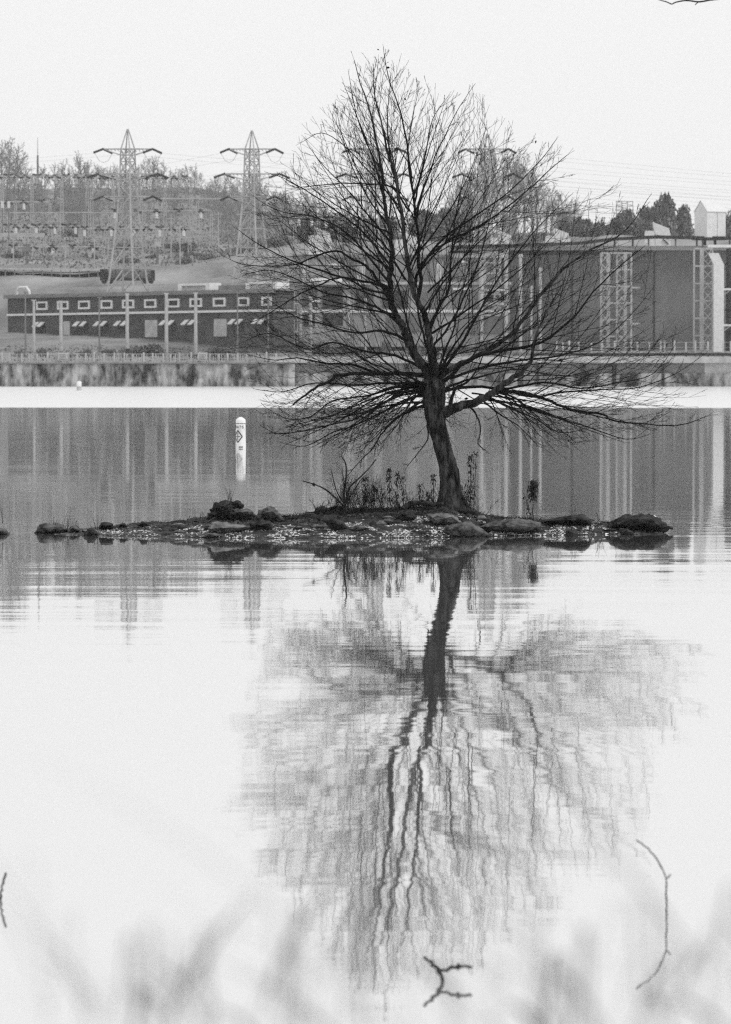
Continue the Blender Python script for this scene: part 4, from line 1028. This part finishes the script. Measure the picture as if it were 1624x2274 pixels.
LIMBS = [  # points, start width, end width, depth at the end, twig habit (up / flat / droop)
 ([(962, 862), (945, 823), (925, 791), (906, 755), (896, 728), (882, 706), (872, 682), (866, 640), (868, 600), (871, 563), (868, 521), (857, 470), (851, 425), (846, 362), (834, 301), (818, 232), (801, 187), (787, 134)], 26, 2, .35, 'up'),
 ([(962, 850), (965, 803), (957, 766), (950, 721), (937, 689), (918, 645), (908, 597), (901, 546), (887, 443), (875, 377), (863, 344), (846, 266), (832, 210), (829, 152)], 22, 2, -.3, 'up'),
 ([(928, 665), (935, 620), (930, 585), (930, 545), (923, 475), (916, 414), (908, 349), (897, 279), (881, 223), (864, 176), (853, 118)], 12, 2, .2, 'up'),
 ([(955, 745), (960, 716), (980, 675), (998, 640), (1000, 600), (1003, 564), (1009, 500), (1020, 440), (1032, 380)], 11, 2, -.6, 'up'),
 ([(984, 918), (1018, 903), (1060, 891), (1086, 876), (1120, 850), (1157, 828), (1180, 797), (1187, 760), (1210, 700), (1245, 640)], 27, 2.5, -.6, 'flat'),
 ([(1080, 878), (1120, 868), (1172, 873), (1225, 892), (1270, 910), (1338, 920), (1360, 933), (1413, 940), (1507, 944), (1573, 923)], 13, 2, -.9, 'flat'),
 ([(1003, 905), (1003, 885), (1012, 862), (1035, 850), (1060, 820), (1080, 770)], 13, 3, .7, 'up'),
 ([(965, 850), (1010, 815), (1070, 785), (1124, 753), (1166, 705), (1195, 663), (1249, 600), (1307, 558), (1371, 526), (1409, 488), (1440, 440)], 17, 2, .7, 'flat'),
 ([(975, 860), (1040, 800), (1102, 782), (1201, 760), (1276, 702), (1318, 648), (1389, 581), (1430, 548)], 13, 2, -.7, 'flat'),
 ([(920, 640), (932, 600), (980, 536), (1038, 491), (1118, 436), (1195, 363), (1234, 312)], 10, 1.8, .5, 'up'),
 ([(930, 600), (942, 580), (1003, 529), (1038, 516), (1102, 478), (1182, 414), (1230, 369), (1262, 343)], 9, 1.8, -.6, 'up'),
 ([(923, 486), (938, 428), (952, 391), (966, 349), (986, 307), (1014, 249), (1047, 198)], 7, 1.6, .3, 'up'),
 ([(918, 442), (935, 385), (947, 335), (961, 265), (991, 220)], 6, 1.5, -.5, 'up'),
 ([(872, 682), (866, 655), (816, 643), (760, 616), (703, 636), (658, 658), (591, 700), (557, 717)], 9, 1.6, -.8, 'flat'),
 ([(880, 695), (850, 640), (820, 597), (787, 577), (748, 557), (703, 568), (664, 585), (610, 591), (543, 588), (507, 574)], 10, 1.6, .5, 'flat'),
 ([(868, 610), (843, 577), (812, 545), (798, 507), (794, 459)], 7, 3, -.5, 'up'),
 ([(870, 650), (843, 633), (760, 615), (675, 588), (619, 566), (563, 535), (529, 510)], 9, 1.6, .9, 'flat'),
 ([(910, 470), (871, 417), (815, 409), (759, 407), (703, 412), (653, 415), (625, 395)], 6, 1.5, -.3, 'up'),
 ([(902, 500), (880, 455), (846, 411), (806, 366), (762, 321), (715, 295), (672, 315)], 6, 1.5, .6, 'up'),
 ([(855, 470), (820, 420), (790, 370), (760, 300), (735, 250)], 5, 1.4, .2, 'up'),
 ([(868, 540), (820, 480), (770, 420), (720, 370), (690, 330)], 7, 1.5, -.6, 'up'),
 ([(868, 590), (810, 520), (750, 470), (690, 430), (640, 400), (600, 385)], 7, 1.5, .5, 'up'),
 ([(872, 640), (820, 570), (760, 510), (690, 480), (625, 470), (575, 445)], 8, 1.5, -.9, 'flat'),
 ([(896, 728), (850, 690), (790, 665), (720, 650), (660, 620), (600, 600), (545, 610)], 9, 1.6, .2, 'flat'),
 ([(905, 755), (850, 735), (790, 740), (720, 720), (650, 700), (590, 660)], 9, 1.6, -1.0, 'flat'),
 ([(945, 823), (880, 790), (810, 780), (740, 760), (680, 775), (600, 740), (540, 760)], 9, 1.6, .8, 'flat'),
 ([(950, 838), (897, 830), (836, 830), (750, 833), (737, 843), (699, 862), (673, 881), (651, 899)], 15, 5, -.6, 'droop'),
 ([(836, 830), (780, 810), (715, 806), (660, 795), (610, 800), (560, 790)], 8, 1.6, -.2, 'flat'),
 ([(952, 868), (891, 871), (859, 890), (795, 926), (773, 935), (667, 958), (616, 963), (584, 948)], 9, 1.8, -.9, 'droop'),
 ([(955, 894), (891, 923), (852, 958), (827, 996), (804, 1019), (769, 1060)], 8, 2, -.3, 'droop'),
 ([(952, 870), (880, 900), (800, 940), (740, 960), (680, 990), (630, 985)], 7, 1.6, .6, 'droop'),
 ([(950, 860), (880, 860), (810, 880), (740, 890), (690, 925), (640, 930), (590, 905)], 8, 1.6, .9, 'droop'),
 ([(948, 850), (860, 850), (780, 855), (700, 850), (630, 870), (570, 865)], 8, 1.6, -.2, 'droop'),
 ([(962, 905), (950, 940), (950, 975), (930, 1005), (905, 1035)], 6, 2.5, -.5, 'droop'),
 ([(955, 880), (900, 915), (860, 945), (820, 985), (795, 1010)], 6, 1.5, .9, 'droop'),
 ([(985, 870), (1050, 858), (1130, 862), (1210, 850), (1290, 862), (1370, 850), (1450, 830), (1500, 765)], 10, 1.6, .9, 'flat'),
 ([(1100, 862), (1180, 880), (1260, 870), (1340, 865), (1420, 860), (1500, 830), (1560, 790)], 7, 1.5, .2, 'flat'),
 ([(1086, 882), (1130, 905), (1190, 930), (1240, 960), (1290, 955)], 7, 1.5, -.5, 'droop'),
 ([(1070, 888), (1110, 920), (1150, 945), (1190, 985)], 6, 1.8, .4, 'droop'),
 ([(1075, 885), (1150, 900), (1230, 925), (1310, 950), (1390, 975), (1440, 965)], 7, 1.5, -.7, 'droop'),
 ([(1040, 897), (1060, 925), (1068, 955), (1062, 985), (1078, 1000)], 6, 3, -.5, 'droop'),
 ([(1000, 840), (1080, 815), (1160, 800), (1240, 790), (1330, 760), (1400, 700), (1450, 640)], 9, 1.5, .3, 'flat'),
 ([(975, 840), (1020, 770), (1060, 700), (1100, 630), (1150, 560), (1200, 500), (1260, 440)], 10, 1.6, -.4, 'up'),
 ([(960, 770), (1000, 720), (1040, 640), (1070, 560), (1090, 480), (1110, 420)], 8, 1.5, .9, 'up'),
 ([(970, 850), (980, 800), (1005, 740), (1020, 670), (1040, 600), (1052, 520)], 9, 1.5, 1.3, 'up'),
 ([(960, 850), (930, 800), (900, 700), (880, 620), (840, 560), (815, 500)], 9, 1.5, 1.6, 'up'),
 ([(960, 850), (950, 780), (930, 700), (925, 630), (890, 560), (880, 490)], 9, 1.5, -1.7, 'up'),
 ([(965, 860), (985, 810), (1010, 765), (1060, 700), (1120, 660), (1180, 620)], 9, 1.5, -1.8, 'up'),
 ([(960, 860), (915, 840), (850, 800), (800, 740), (750, 700)], 9, 1.5, -1.8, 'flat'),
 ([(960, 860), (915, 850), (860, 820), (810, 800), (770, 760)], 9, 1.5, 1.8, 'flat'),
 ([(970, 870), (1020, 850), (1090, 830), (1150, 820), (1220, 835)], 9, 1.5, 1.8, 'flat'),
]
ENV = [(850, 85), (965, 185), (1050, 190), (1240, 300), (1275, 345), (1320, 430), (1445, 430), (1485, 560), (1515, 765), (1580, 915), (1500, 975), (1380, 985), (1250, 1005), (1100, 1012), (985, 985), (930, 1020), (780, 1020), (600, 975), (560, 900), (530, 800), (500, 590), (515, 500), (590, 385), (640, 320), (670, 290), (740, 190), (785, 120)]
ENV = [(962 + (x - 962) * (.92 if y < 700 else .99), max(720 + (y - 720) * .955, 125)) for x, y in ENV]
def inside(px, py):
    c = False; j = len(ENV) - 1
    for i in range(len(ENV)):
        (xi, yi), (xj, yj) = ENV[i], ENV[j]
        if (yi > py) != (yj > py) and px < (xj - xi) * (py - yi) / (yj - yi) + xi: c = not c
        j = i
    return c
def reach(p, d):
    L = 0
    while L < 2.8:
        L += .15; q = p + d * L
        px = CX + q.x / q.y * F; py = HOR - (q.z - HC) / q.y * F
        if not inside(px, py): break
    return L
SPECS = {  # nseg, wobble, tropism, nchild, angle, len_ratio, sides ; last = minimum radius
 'up':    [(8, .045, .03, 5, 24, .36, 4), (5, .07, .03, 1.7, 26, .45, 3), (3, .1, .03, 0, 30, .5, 3), .0022],
 'flat':  [(8, .055, .03, 6, 26, .36, 4), (5, .08, .03, 1.8, 28, .45, 3), (3, .12, .03, 0, 30, .5, 3), .0022],
 'droop': [(9, .08, .02, 6, 28, .38, 4), (5, .11, .03, 2.0, 32, .45, 3), (3, .15, .03, 0, 32, .5, 3), .0022]}
for (x0, y0, ex, ey) in ((868, 560, 700, 345), (862, 500, 745, 235), (850, 430, 765, 190), (846, 380, 775, 165), (900, 540, 815, 290), (887, 443, 822, 200), (880, 400, 868, 170), (916, 414, 930, 200), (920, 460, 985, 235),
                         (930, 560, 1075, 300), (935, 600, 1130, 340), (950, 650, 1190, 400), (905, 600, 960, 380), (945, 690, 1110, 470), (960, 740, 1250, 500), (868, 600, 655, 440), (866, 640, 610, 480), (872, 670, 600, 560), (885, 700, 640, 640), (1003, 564, 1075, 400), (900, 620, 740, 430), (870, 520, 660, 390)):
    bx = random.uniform(-14, 14)
    LIMBS.append(([(x0, y0), (x0 + (ex - x0) * .3 + bx, y0 + (ey - y0) * .26), (x0 + (ex - x0) * .66 + bx, y0 + (ey - y0) * .6), (ex, ey)], random.uniform(5, 7.5), 1.4, random.uniform(-1.3, 1.3), 'up'))
for k in range(15):        # extra drooping limbs low on the fork
    x0, y0 = random.uniform(945, 965), random.uniform(850, 905); ex, ey = random.uniform(610, 900), random.uniform(915, 1000)
    LIMBS.append(([(x0, y0), (x0 + (ex - x0) * .3, y0 + (ey - y0) * .12), (x0 + (ex - x0) * .65, y0 + (ey - y0) * .55 + 8), (ex, ey)], random.uniform(5, 8), 1.4, random.uniform(-1.4, 1.4), 'droop'))
for k in range(9):
    x0, y0 = random.uniform(1040, 1130), random.uniform(868, 885); ex, ey = random.uniform(1120, 1400), random.uniform(925, 990)
    LIMBS.append(([(x0, y0), (x0 + (ex - x0) * .35, y0 + (ey - y0) * .2), (x0 + (ex - x0) * .7, y0 + (ey - y0) * .65), (ex, ey)], random.uniform(4.5, 7), 1.4, random.uniform(-1.4, 1.4), 'droop'))
for pts, w0, w1, dy, hab in LIMBS:
    w1 *= .7; w0 = w0 * .82 if w0 < 20 else w0 * .93
    m = len(pts)
    if hab == 'droop' or w0 < 12: Q, r = limb(pts, w0, w1, dy, 4, 6, crown)
    else: Q, r = limb(pts, w0, w1, dy, 4, 9)
    tot = sum((b - a).length for a, b in zip(Q, Q[1:]))
    nsec = int(tot / .125); acc = 0; nxt = .25; side = 1
    L = 0
    for i in range(1, len(Q) - 1):
        L += (Q[i] - Q[i-1]).length; t = L / tot
        while nxt < L:
            nxt += random.uniform(.10, .36)
            if t < .1: continue
            d = (Q[i+1] - Q[i-1]).normalized()
            ax = d.cross(Vector((0, -1, 0)) + rnd_dir() * .8).normalized() * side; side = -side
            a = R(random.uniform(20, 46)); nd = (d * math.cos(a) + ax * math.sin(a))
            if hab == 'droop': nd.z -= .12
            elif nd.z < -.3: nd.z *= .4
            nd.normalize()
            ln = min(reach(Q[i], nd) * random.choice((.35, .5, .7, .9, 1.02)), .55 + tot * random.uniform(.3, .75), 2.6) * (1 - .15 * t)
            branch(crown, Q[i], nd, ln, min(.012, max(.0042, r[i] * .55), .003 + ln * .0048), 0, SPECS[hab])
    # leading tip breaks into a spray
    for k in range(2):
        d = (Q[-1] - Q[-3]).normalized(); branch(crown, Q[-1], (d + rnd_dir() * .25).normalized(), random.uniform(.06, .16), .003, 2, SPECS[hab])
# short curled twigs low on the fork
for k in range(110):
    b = T(random.uniform(945, 990), random.uniform(770, 930), random.uniform(-.2, .2)); d = rnd_dir(); d.y -= .3; d.normalize()
    branch(crown, b, d, random.uniform(.3, .8), .005, 0, [(6, .28, -.02, 4, 45, .5, 3), (4, .3, .02, 0, 40, .5, 3), .0023])
child(tree, trunk, 'trunk', M['bark']); child(tree, crown, 'crown', M['twig'])
# a few dead leaves still hanging
m_ = MB(); random.seed(9)
for px, py in ((775, 928), (1036, 885), (1232, 765), (1046, 400), (1075, 430), (1190, 315), (900, 220), (926, 180), (840, 110), (862, 150), (1245, 800), (880, 330), (1100, 690), (700, 560)):
    c = T(px, py, random.uniform(-.3, .3)); s = random.uniform(.02, .04)
    for k in range(3):
        u = rnd_dir() * s; v = u.cross(rnd_dir()).normalized() * s * .6; m_.quad(c - u, c + v, c + u, c - v)
child(tree, m_, 'dead_leaves', M['twig'])

# ------------------------------------------------------------------ weeds, shrubs and grass on the islet
def weed(px, ybase, ytop, Y, leafy, label, lean=0.0, seed=0, clump=False):
    random.seed(seed + 500); b = at(px, ybase, Y); t = at(px + lean, ytop, Y)
    e = empty('dead_weed', b, label, 'weed', 'dead weeds standing on the islet')
    n = 8; P = [b.lerp(t, i / n) + Vector((fbm(i * .7, seed, 0) * .02, fbm(i * .7, seed, 5) * .02, 0)) for i in range(n + 1)]; P[0] = b - Z * .03
    child(e, MB().tube(P, [.007 - .0005 * i for i in range(n + 1)], 5), 'stem', M['weed'])
    lf = MB(); H = (t - b).length
    for k in range(int(leafy)):
        f = random.uniform(.25, 1) if not clump else random.uniform(.35, 1) ** .6
        q = b.lerp(t, f); a = random.uniform(0, 6.28); r_ = random.uniform(.02, .055 if not clump else .10)
        tip = q + Vector((math.cos(a) * r_, math.sin(a) * r_, random.uniform(-.01, .03)))
        lf.tube([q, tip], .002, 3, False)
        # curled hanging leaf
        c0 = tip; wv = Vector((math.cos(a + 1.5), math.sin(a + 1.5), 0)) * random.uniform(.006, .014); ln = random.uniform(.03, .065); dr = Vector((math.cos(a) * .35, math.sin(a) * .35, -1)).normalized()
        c1 = c0 + dr * ln * .5 + wv * .5; c2 = c0 + dr * ln + Vector((math.cos(a), math.sin(a), 0)) * random.uniform(-.02, .02)
        lf.quad(c0 - wv * .3, c0 + wv * .3, c1 + wv, c1 - wv); lf.quad(c1 - wv, c1 + wv, c2 + wv * .2, c2 - wv * .2)
    child(e, lf, 'leaves', M['weed'])
    if leafy > 20:
        hd = MB()
        for k in range(14):
            q = t + Vector((random.uniform(-.05, .05), random.uniform(-.05, .05), random.uniform(-.05, .02))); hd.tube([t - Z * .04, q], .0025, 3, False)
            u = rnd_dir() * .012; v = u.cross(rnd_dir()).normalized() * .01; hd.quad(q - u, q + v, q + u, q - v)
        child(e, hd, 'seed_head', M['weed'])
weed(1183, 1160, 1068, 64.3, 190, 'lone leafy dead weed standing on the broad boulder at right', 2, 1, True)
weed(1180, 1158, 1095, 64.3, 12, 'short side shoot leaning left beside the lone weed', -16, 2)
weed(1046, 1140, 1012, 64.2, 70, 'tall dead weed just right of the trunk', -2, 3)
weed(1052, 1138, 1005, 64.5, 26, 'thinner tall weed close behind the one right of the trunk', 6, 4)
weed(868, 1135, 1042, 64.2, 85, 'bushiest dead weed left of the trunk', -4, 5)
weed(880, 1135, 1050, 64.4, 40, 'leafy weed touching the bushiest one on its right', 3, 6)
weed(896, 1132, 1058, 64.2, 34, 'slim weed with a round seed head between two leafy ones', -1, 7)
weed(933, 1128, 1075, 64.1, 28, 'short weed midway to the trunk', -1, 8)
weed(948, 1126, 1090, 64.3, 18, 'shortest weed next to the trunk', 3, 9)
weed(963, 1122, 1055, 64.1, 26, 'slim weed with a round head leaning on the trunk left side', 0, 10)
weed(814, 1134, 1062, 64.3, 60, 'spindle shaped dense weed right of the shrub', -3, 11)
weed(830, 1134, 1080, 64.4, 24, 'small weed between the shrub and the bushiest weed', 2, 12)
weed(1035, 1130, 1065, 64.0, 16, 'short weed against the trunk right side', 6, 13)
def shrub(px, ybase, Y, stems, label, seed, spec=None, h=.6, spread=.8, name='bare_shrub'):
    random.seed(seed); b = at(px, ybase, Y); e = empty(name, b, label, 'shrub', 'bare shrubs on the islet'); m_ = MB()
    spec = spec or [(5, .12, .05, 6, 32, .5, 4), (4, .16, .05, 3, 36, .5, 3), (3, .2, .04, 0, 30, .5, 3), .0017]
    for k in range(stems):
        d = Vector((random.uniform(-1, 1) * spread, random.uniform(-.5, .5), 1)).normalized()
        branch(m_, b - Z * .02 + Vector((random.uniform(-.1, .1), random.uniform(-.1, .1), 0)), d, h * random.uniform(.6, 1.15), .006, 0, spec)
    child(e, m_, 'twigs', M['weed']); return e
s = shrub(768, 1135, 64.2, 12, 'bare forked shrub on the left shoulder of the mound', 61, h=.62)
m_ = MB()
for pts, w_ in (([(770, 1135), (764, 1100), (769, 1060), (768, 1030), (758, 1012)], 6), ([(770, 1130), (745, 1105), (720, 1085), (697, 1075), (672, 1068)], 5), ([(770, 1120), (775, 1085), (800, 1060), (820, 1040), (835, 1020)], 5), ([(766, 1120), (750, 1095), (742, 1070), (735, 1040)], 3.5), ([(770, 1118), (795, 1075), (812, 1055)], 3)):
    P, W = densify([at(x, y, 64.2) for x, y in pts], [w_ / 2 / PXM * (1 - .7 * i / len(pts)) for i in range(len(pts))], 3); m_.tube(P, W, 5)
child(s, m_, 'stems', M['bark'])
m_ = MB(); c = at(697, 1076, 64.2)
for k in range(10): u = rnd_dir() * .035; v = u.cross(rnd_dir()).normalized() * .03; m_.quad(c - u, c + v, c + u, c - v)
child(s, m_, 'dead_leaf', M['weed'])
for i, (px, yb, st, hh, lab) in enumerate(((735, 1140, 7, .4, 'low bare shrub left of the forked shrub'), (790, 1134, 10, .5, 'bare twiggy shrub right of the forked shrub'), (820, 1134, 12, .42, 'fine twiggy shrub around the spindle shaped weed'), (850, 1133, 12, .45, 'fine twiggy shrub left of the bushiest weed'),
        (905, 1130, 8, .3, 'low tangled shrub under the slim weed'), (1040, 1134, 8, .4, 'bare arching shrub right of the trunk foot'), (1062, 1146, 5, .3, 'small arching twigs right of the trunk roots'), (975, 1122, 8, .3, 'twig tangle at the trunk left foot'), (715, 1141, 10, .22, 'low dark brush at the left shoulder of the mound'), (805, 1134, 12, .3, 'low dark brush under the spindle shaped weed'), (880, 1131, 12, .24, 'low dark brush under the bushiest weed'), (940, 1127, 10, .2, 'low dark brush midway to the trunk'), (1020, 1130, 8, .3, 'brush hugging the trunk front'))):
    shrub(px, yb, 64.35, st, lab, 70 + i, h=hh)
def tuft(px, yb, Y, n, h, label, seed, spread=.35):
    random.seed(seed); b = at(px, yb, Y); m_ = MB()
    for k in range(n):
        a = Vector((random.uniform(-1, 1) * spread, random.uniform(-.4, .4) * spread, 1)).normalized(); q = b + Vector((random.uniform(-.06, .06), random.uniform(-.05, .05), -.02)); H = h * random.uniform(.5, 1.1)
        m_.tube([q, q + a * H * .5, q + a * H * .9 + Vector((a.x * H * .3, 0, 0))], [.003, .0025, .0015], 3, False)
    tag(m_.build('grass_tuft', M['weed']), label, 'grass tuft', 'dry grass tufts on the islet')
for i, (px, yb, n, h, lab) in enumerate(((508, 1125, 12, .42, 'tall dry grass tuft on the black boulder top'), (478, 1135, 6, .3, 'sparse grass leaning left from the black boulder'), (120, 1168, 5, .2, 'thin grass on the left tip slab'), (148, 1172, 7, .3, 'thin grass behind the left tip slab, right side'),
        (172, 1180, 5, .24, 'sparse grass between the left stones'), (212, 1176, 7, .28, 'grass sprig beside the black stump at left'), (1275, 1150, 5, .25, 'sparse stalks behind the dark ridge rock'), (1335, 1165, 6, .28, 'sparse stalks between the ridge rock and the end boulder'),
        (598, 1140, 5, .2, 'thin arching grass behind the domed rock'), (4, 1160, 4, .45, 'bent stalk at the left photo edge above the detached rock'), (450, 1150, 6, .16, 'short grass at the twig heap'), (520, 1130, 8, .2, 'short grass between the black boulder and rounded rock'))):
    tuft(px, yb, 64.2, n, h, lab, 90 + i)

# ------------------------------------------------------------------ twigs standing in the near water
def water_twig(paths, label, wd):
    ref = paths[0][0]; g = wat(*ref); e = None; m_ = MB()
    for i, pts in enumerate(paths):
        P = [at(x, y, g.y) for x, y in pts]
        if i == 0: P = [P[0] - Z * .15] + P
        Q, W = densify(P, [wd * (1 if i == 0 else .8) * (1 - .35 * k / len(P)) for k in range(len(P))], 4)
        Q = [q + rnd_dir() * wd * .7 for q in Q]; W = [v * random.uniform(.75, 1.35) for v in W]; m_.tube(Q, W, 6)
    tag(m_.build('water_twig', M['bark']), label, 'twig', 'twigs sticking out of the near water')
water_twig([[(982, 2179), (976, 2158), (958, 2138), (942, 2122)], [(976, 2158), (998, 2151), (1020, 2144), (1045, 2147)], [(1018, 2145), (1018, 2154)]], 'dark forked twig poking from the water at the bottom centre', .0085)
water_twig([[(1481, 2032), (1480, 2000), (1479, 1952), (1462, 1915), (1440, 1885), (1412, 1864)], [(1479, 1952), (1491, 1943)], [(1481, 2028), (1481, 2008)]], 'thin arching twig rising from the water at the lower right', .0042)
water_twig([[(2, 1999), (5, 1970), (15, 1938)]], 'short curved twig in the water at the left photo edge', .006)

# overhanging branch, top right, reaching in from a dead tree standing out of frame
Yb = 38.0; e = empty('overhanging_tree', (xof(2300, Yb), Yb, 0), 'thin knobbly branch reaching in at the top right corner', 'tree')
m_ = MB()
P, W = densify([at(x, y, Yb) for x, y in ((2300, 300), (1950, -60), (1760, -28), (1620, -6), (1578, 0), (1552, 4), (1525, 1), (1501, 5), (1492, 9), (1480, 4), (1463, -1), (1440, -14))], [.07, .03, .012, .009, .008, .0075, .007, .006, .0055, .005, .004, .003], 4)
m_.tube(P, W, 6); P, W = densify([at(1552, 4, Yb), at(1548, 7, Yb), at(1544, 11, Yb)], [.006, .005, .004], 3); m_.tube(P, W, 5)
child(e, m_, 'branch', M['bark'])
m_ = MB(); x = xof(2300, Yb); m_.tube([(x, Yb, -.5), (x + .1, Yb, 2), (x, Yb, 5), (x - .1, Yb, 8)], [.16, .13, .1, .04], 10); child(e, m_, 'trunk', M['bark'])

# ------------------------------------------------------------------ the near bank with reeds right below the lens
m_ = MB(); m_.smooth = True
for j in range(30):
    for i in range(50):
        x = -12 + 24 * i / 49; y = -6 + 16 * j / 29
        z = lerp_tab([(-6, 1.0), (1, .9), (3, .65), (5, .25), (7, -.1), (10, -.8)], y) + fbm(x * .8, y * .8) * .08
        m_.v.append((x, y, z))
for j in range(29):
    for i in range(49):
        a = j * 50 + i; m_.f.append((a, a+1, a+51, a+50))
struct(m_.build('near_bank', M['bank']))
random.seed(77)
def bankz(y): return lerp_tab([(-6, 1.0), (1, .9), (3, .65), (5, .25), (7, -.1), (10, -.8)], y)
def reed(pts, Y, wd, label, leafs=()):
    Y *= 1.3; sl = random.choice((.2, .3, .4, .5, .3, -.25)); sl *= 1.4; pts = [(x + (y - 2200) * sl + random.uniform(-12, 12), y) for x, y in pts]
    bx, by_ = pts[-1]; leafs = list(leafs)
    for k in range(2):
        q0 = random.uniform(2230, 2400); dx_ = random.choice((-1, 1, -1)) * random.uniform(10, 90); leafs.append(((bx + (q0 - by_) * .2, q0), (bx + dx_, q0 - random.uniform(80, 300)), random.choice((.0012, .0016, .0022, .004)))); leafs = [((a[0] + (a[1] - 2200) * sl, a[1]), (b[0] + (b[1] - 2200) * sl, b[1]), c) for a, b, c in leafs]
    wd *= random.choice((.6, .8, 1, 1.3))
    top = [at(x, y, Y) for x, y in pts]; lo = top[-1]; base = Vector((lo.x + (lo.x - top[0].x) * .6, Y, bankz(Y) - .1))
    e = empty('reed', base, label, 'reed', 'blurred reeds close to the camera'); m_ = MB()
    wd *= .33; nn = len(top); Q, W = densify(top + [base], [wd * (.08 + .92 * (k / nn) ** .8) for k in range(nn + 1)], 4); m_.tube(Q, W, 6); child(e, m_, 'stalk', M['reed'])
    if leafs:
        lf = MB()
        for (a, b, w_) in leafs:
            p, q = at(*a, Y), at(*b, Y); d = (q - p); n = Vector((-d.z, 0, d.x)).normalized() * w_ * .45
            m1_ = p.lerp(q, .5) + Vector((0, .02, .01))
            lf.quad(p - n * .3, m1_ - n, m1_ + n, p + n * .3); lf.quad(m1_ - n, q, q + n * .1, m1_ + n)
        child(e, lf, 'leaf', M['reed'])
reed([(140, 1800), (165, 2000), (200, 2274), (215, 2400)], 2.4, .0032, 'tall faint reed leaning in the lower left')
reed([(60, 2080), (75, 2300)], 2.2, .003, 'faint short reed at the left edge')
reed([(370, 2100), (400, 2260), (440, 2400)], 2.4, .003, 'faint reed stem left of the dark leaf tip', [((320, 2190), (380, 2330), .006)])
reed([(310, 2180), (345, 2260), (400, 2380)], 2.8, .0065, 'darkest thick reed tip at the bottom left')
reed([(570, 2130), (600, 2170), (625, 2274), (640, 2400)], 2.7, .0045, 'drooping reed head left of the bottom centre')
reed([(1060, 2250), (1105, 2235), (1120, 2300), (1130, 2400)], 2.8, .006, 'dark reed tip right of the bottom centre')
reed([(900, 2180), (915, 2330)], 2.2, .003, 'faint reed under the forked twig')
reed([(1180, 2060), (1140, 2120), (1110, 2200), (1100, 2330)], 2.3, .0035, 'faint bent reed leaning right of the forked twig')
reed([(1190, 2050), (1230, 2150), (1260, 2280), (1270, 2400)], 2.3, .0035, 'faint reed forming the right side of a peak')
reed([(1470, 1480), (1500, 1620), (1540, 1860), (1590, 2150), (1620, 2350)], 2.2, .0052, 'tallest faint reed leaning across the right side')
reed([(1510, 2095), (1512, 2160), (1505, 2300), (1510, 2400)], 2.7, .0038, 'reed with a small head at the lower right')
reed([(1600, 2030), (1615, 2250), (1630, 2400)], 2.3, .0036, 'faint reed at the right edge')
reed([(1300, 2200), (1350, 2330)], 2.5, .004, 'short reed low at the right of centre')
reed([(820, 2210), (700, 2290), (690, 2400)], 2.4, .004, 'short arching reed at the bottom centre left')
reed([(430, 1670), (560, 1780), (690, 1930), (760, 2150), (790, 2400)], 1.9, .0019, 'very faint long reed arching across the left of the reflection')
reed([(480, 2180), (500, 2300), (520, 2400)], 2.3, .0034, 'faint reed at the lower left of centre')
reed([(230, 2100), (225, 2300), (230, 2400)], 2.2, .003, 'faint straight reed at the lower left')
reed([(1010, 2190), (1000, 2330)], 2.4, .004, 'short reed just right of bottom centre')
for i, (a, b, c_, lab) in enumerate((((700, 2150), (640, 2220), (600, 2330), 'thin faint blade leaning right at bottom centre left'), ((1330, 2030), (1390, 2170), (1420, 2330), 'thin faint blade below the arching twig, leaning left'), ((880, 2110), (800, 2200), (740, 2330), 'long thin blade leaning right left of the forked twig'),
        ((30, 2190), (90, 2250), (130, 2340), 'thin blade leaning left in the bottom left corner'), ((1560, 2120), (1530, 2210), (1490, 2340), 'thin blade leaning right in the bottom right corner'), ((500, 1960), (545, 2110), (560, 2330), 'tall thin blade left of the tree reflection'), ((1240, 2170), (1200, 2240), (1150, 2340), 'short thin blade leaning right at the bottom right of centre'))):
    reed([a, b, c_], 2.5, .0032, lab)
reed([(1420, 2100), (1400, 2330)], 2.2, .003, 'faint reed under the arching twig')

# ------------------------------------------------------------------ air
HAZE = 0.0002
m = bpy.data.materials.new('haze'); m.use_nodes = True; n = m.node_tree; n.nodes.clear()
out = n.nodes.new('ShaderNodeOutputMaterial'); pv = n.nodes.new('ShaderNodeVolumePrincipled')
pv.inputs['Color'].default_value = (.95, .95, .95, 1); pv.inputs['Density'].default_value = HAZE; pv.inputs['Anisotropy'].default_value = .7
n.links.new(pv.outputs[0], out.inputs['Volume'])
mb = MB(); mb.box(-950, -80, -3, 950, 1260, 130)
hz = stuff(mb.build('haze', m)); tag(hz, 'thin pale haze over the lake', 'haze')
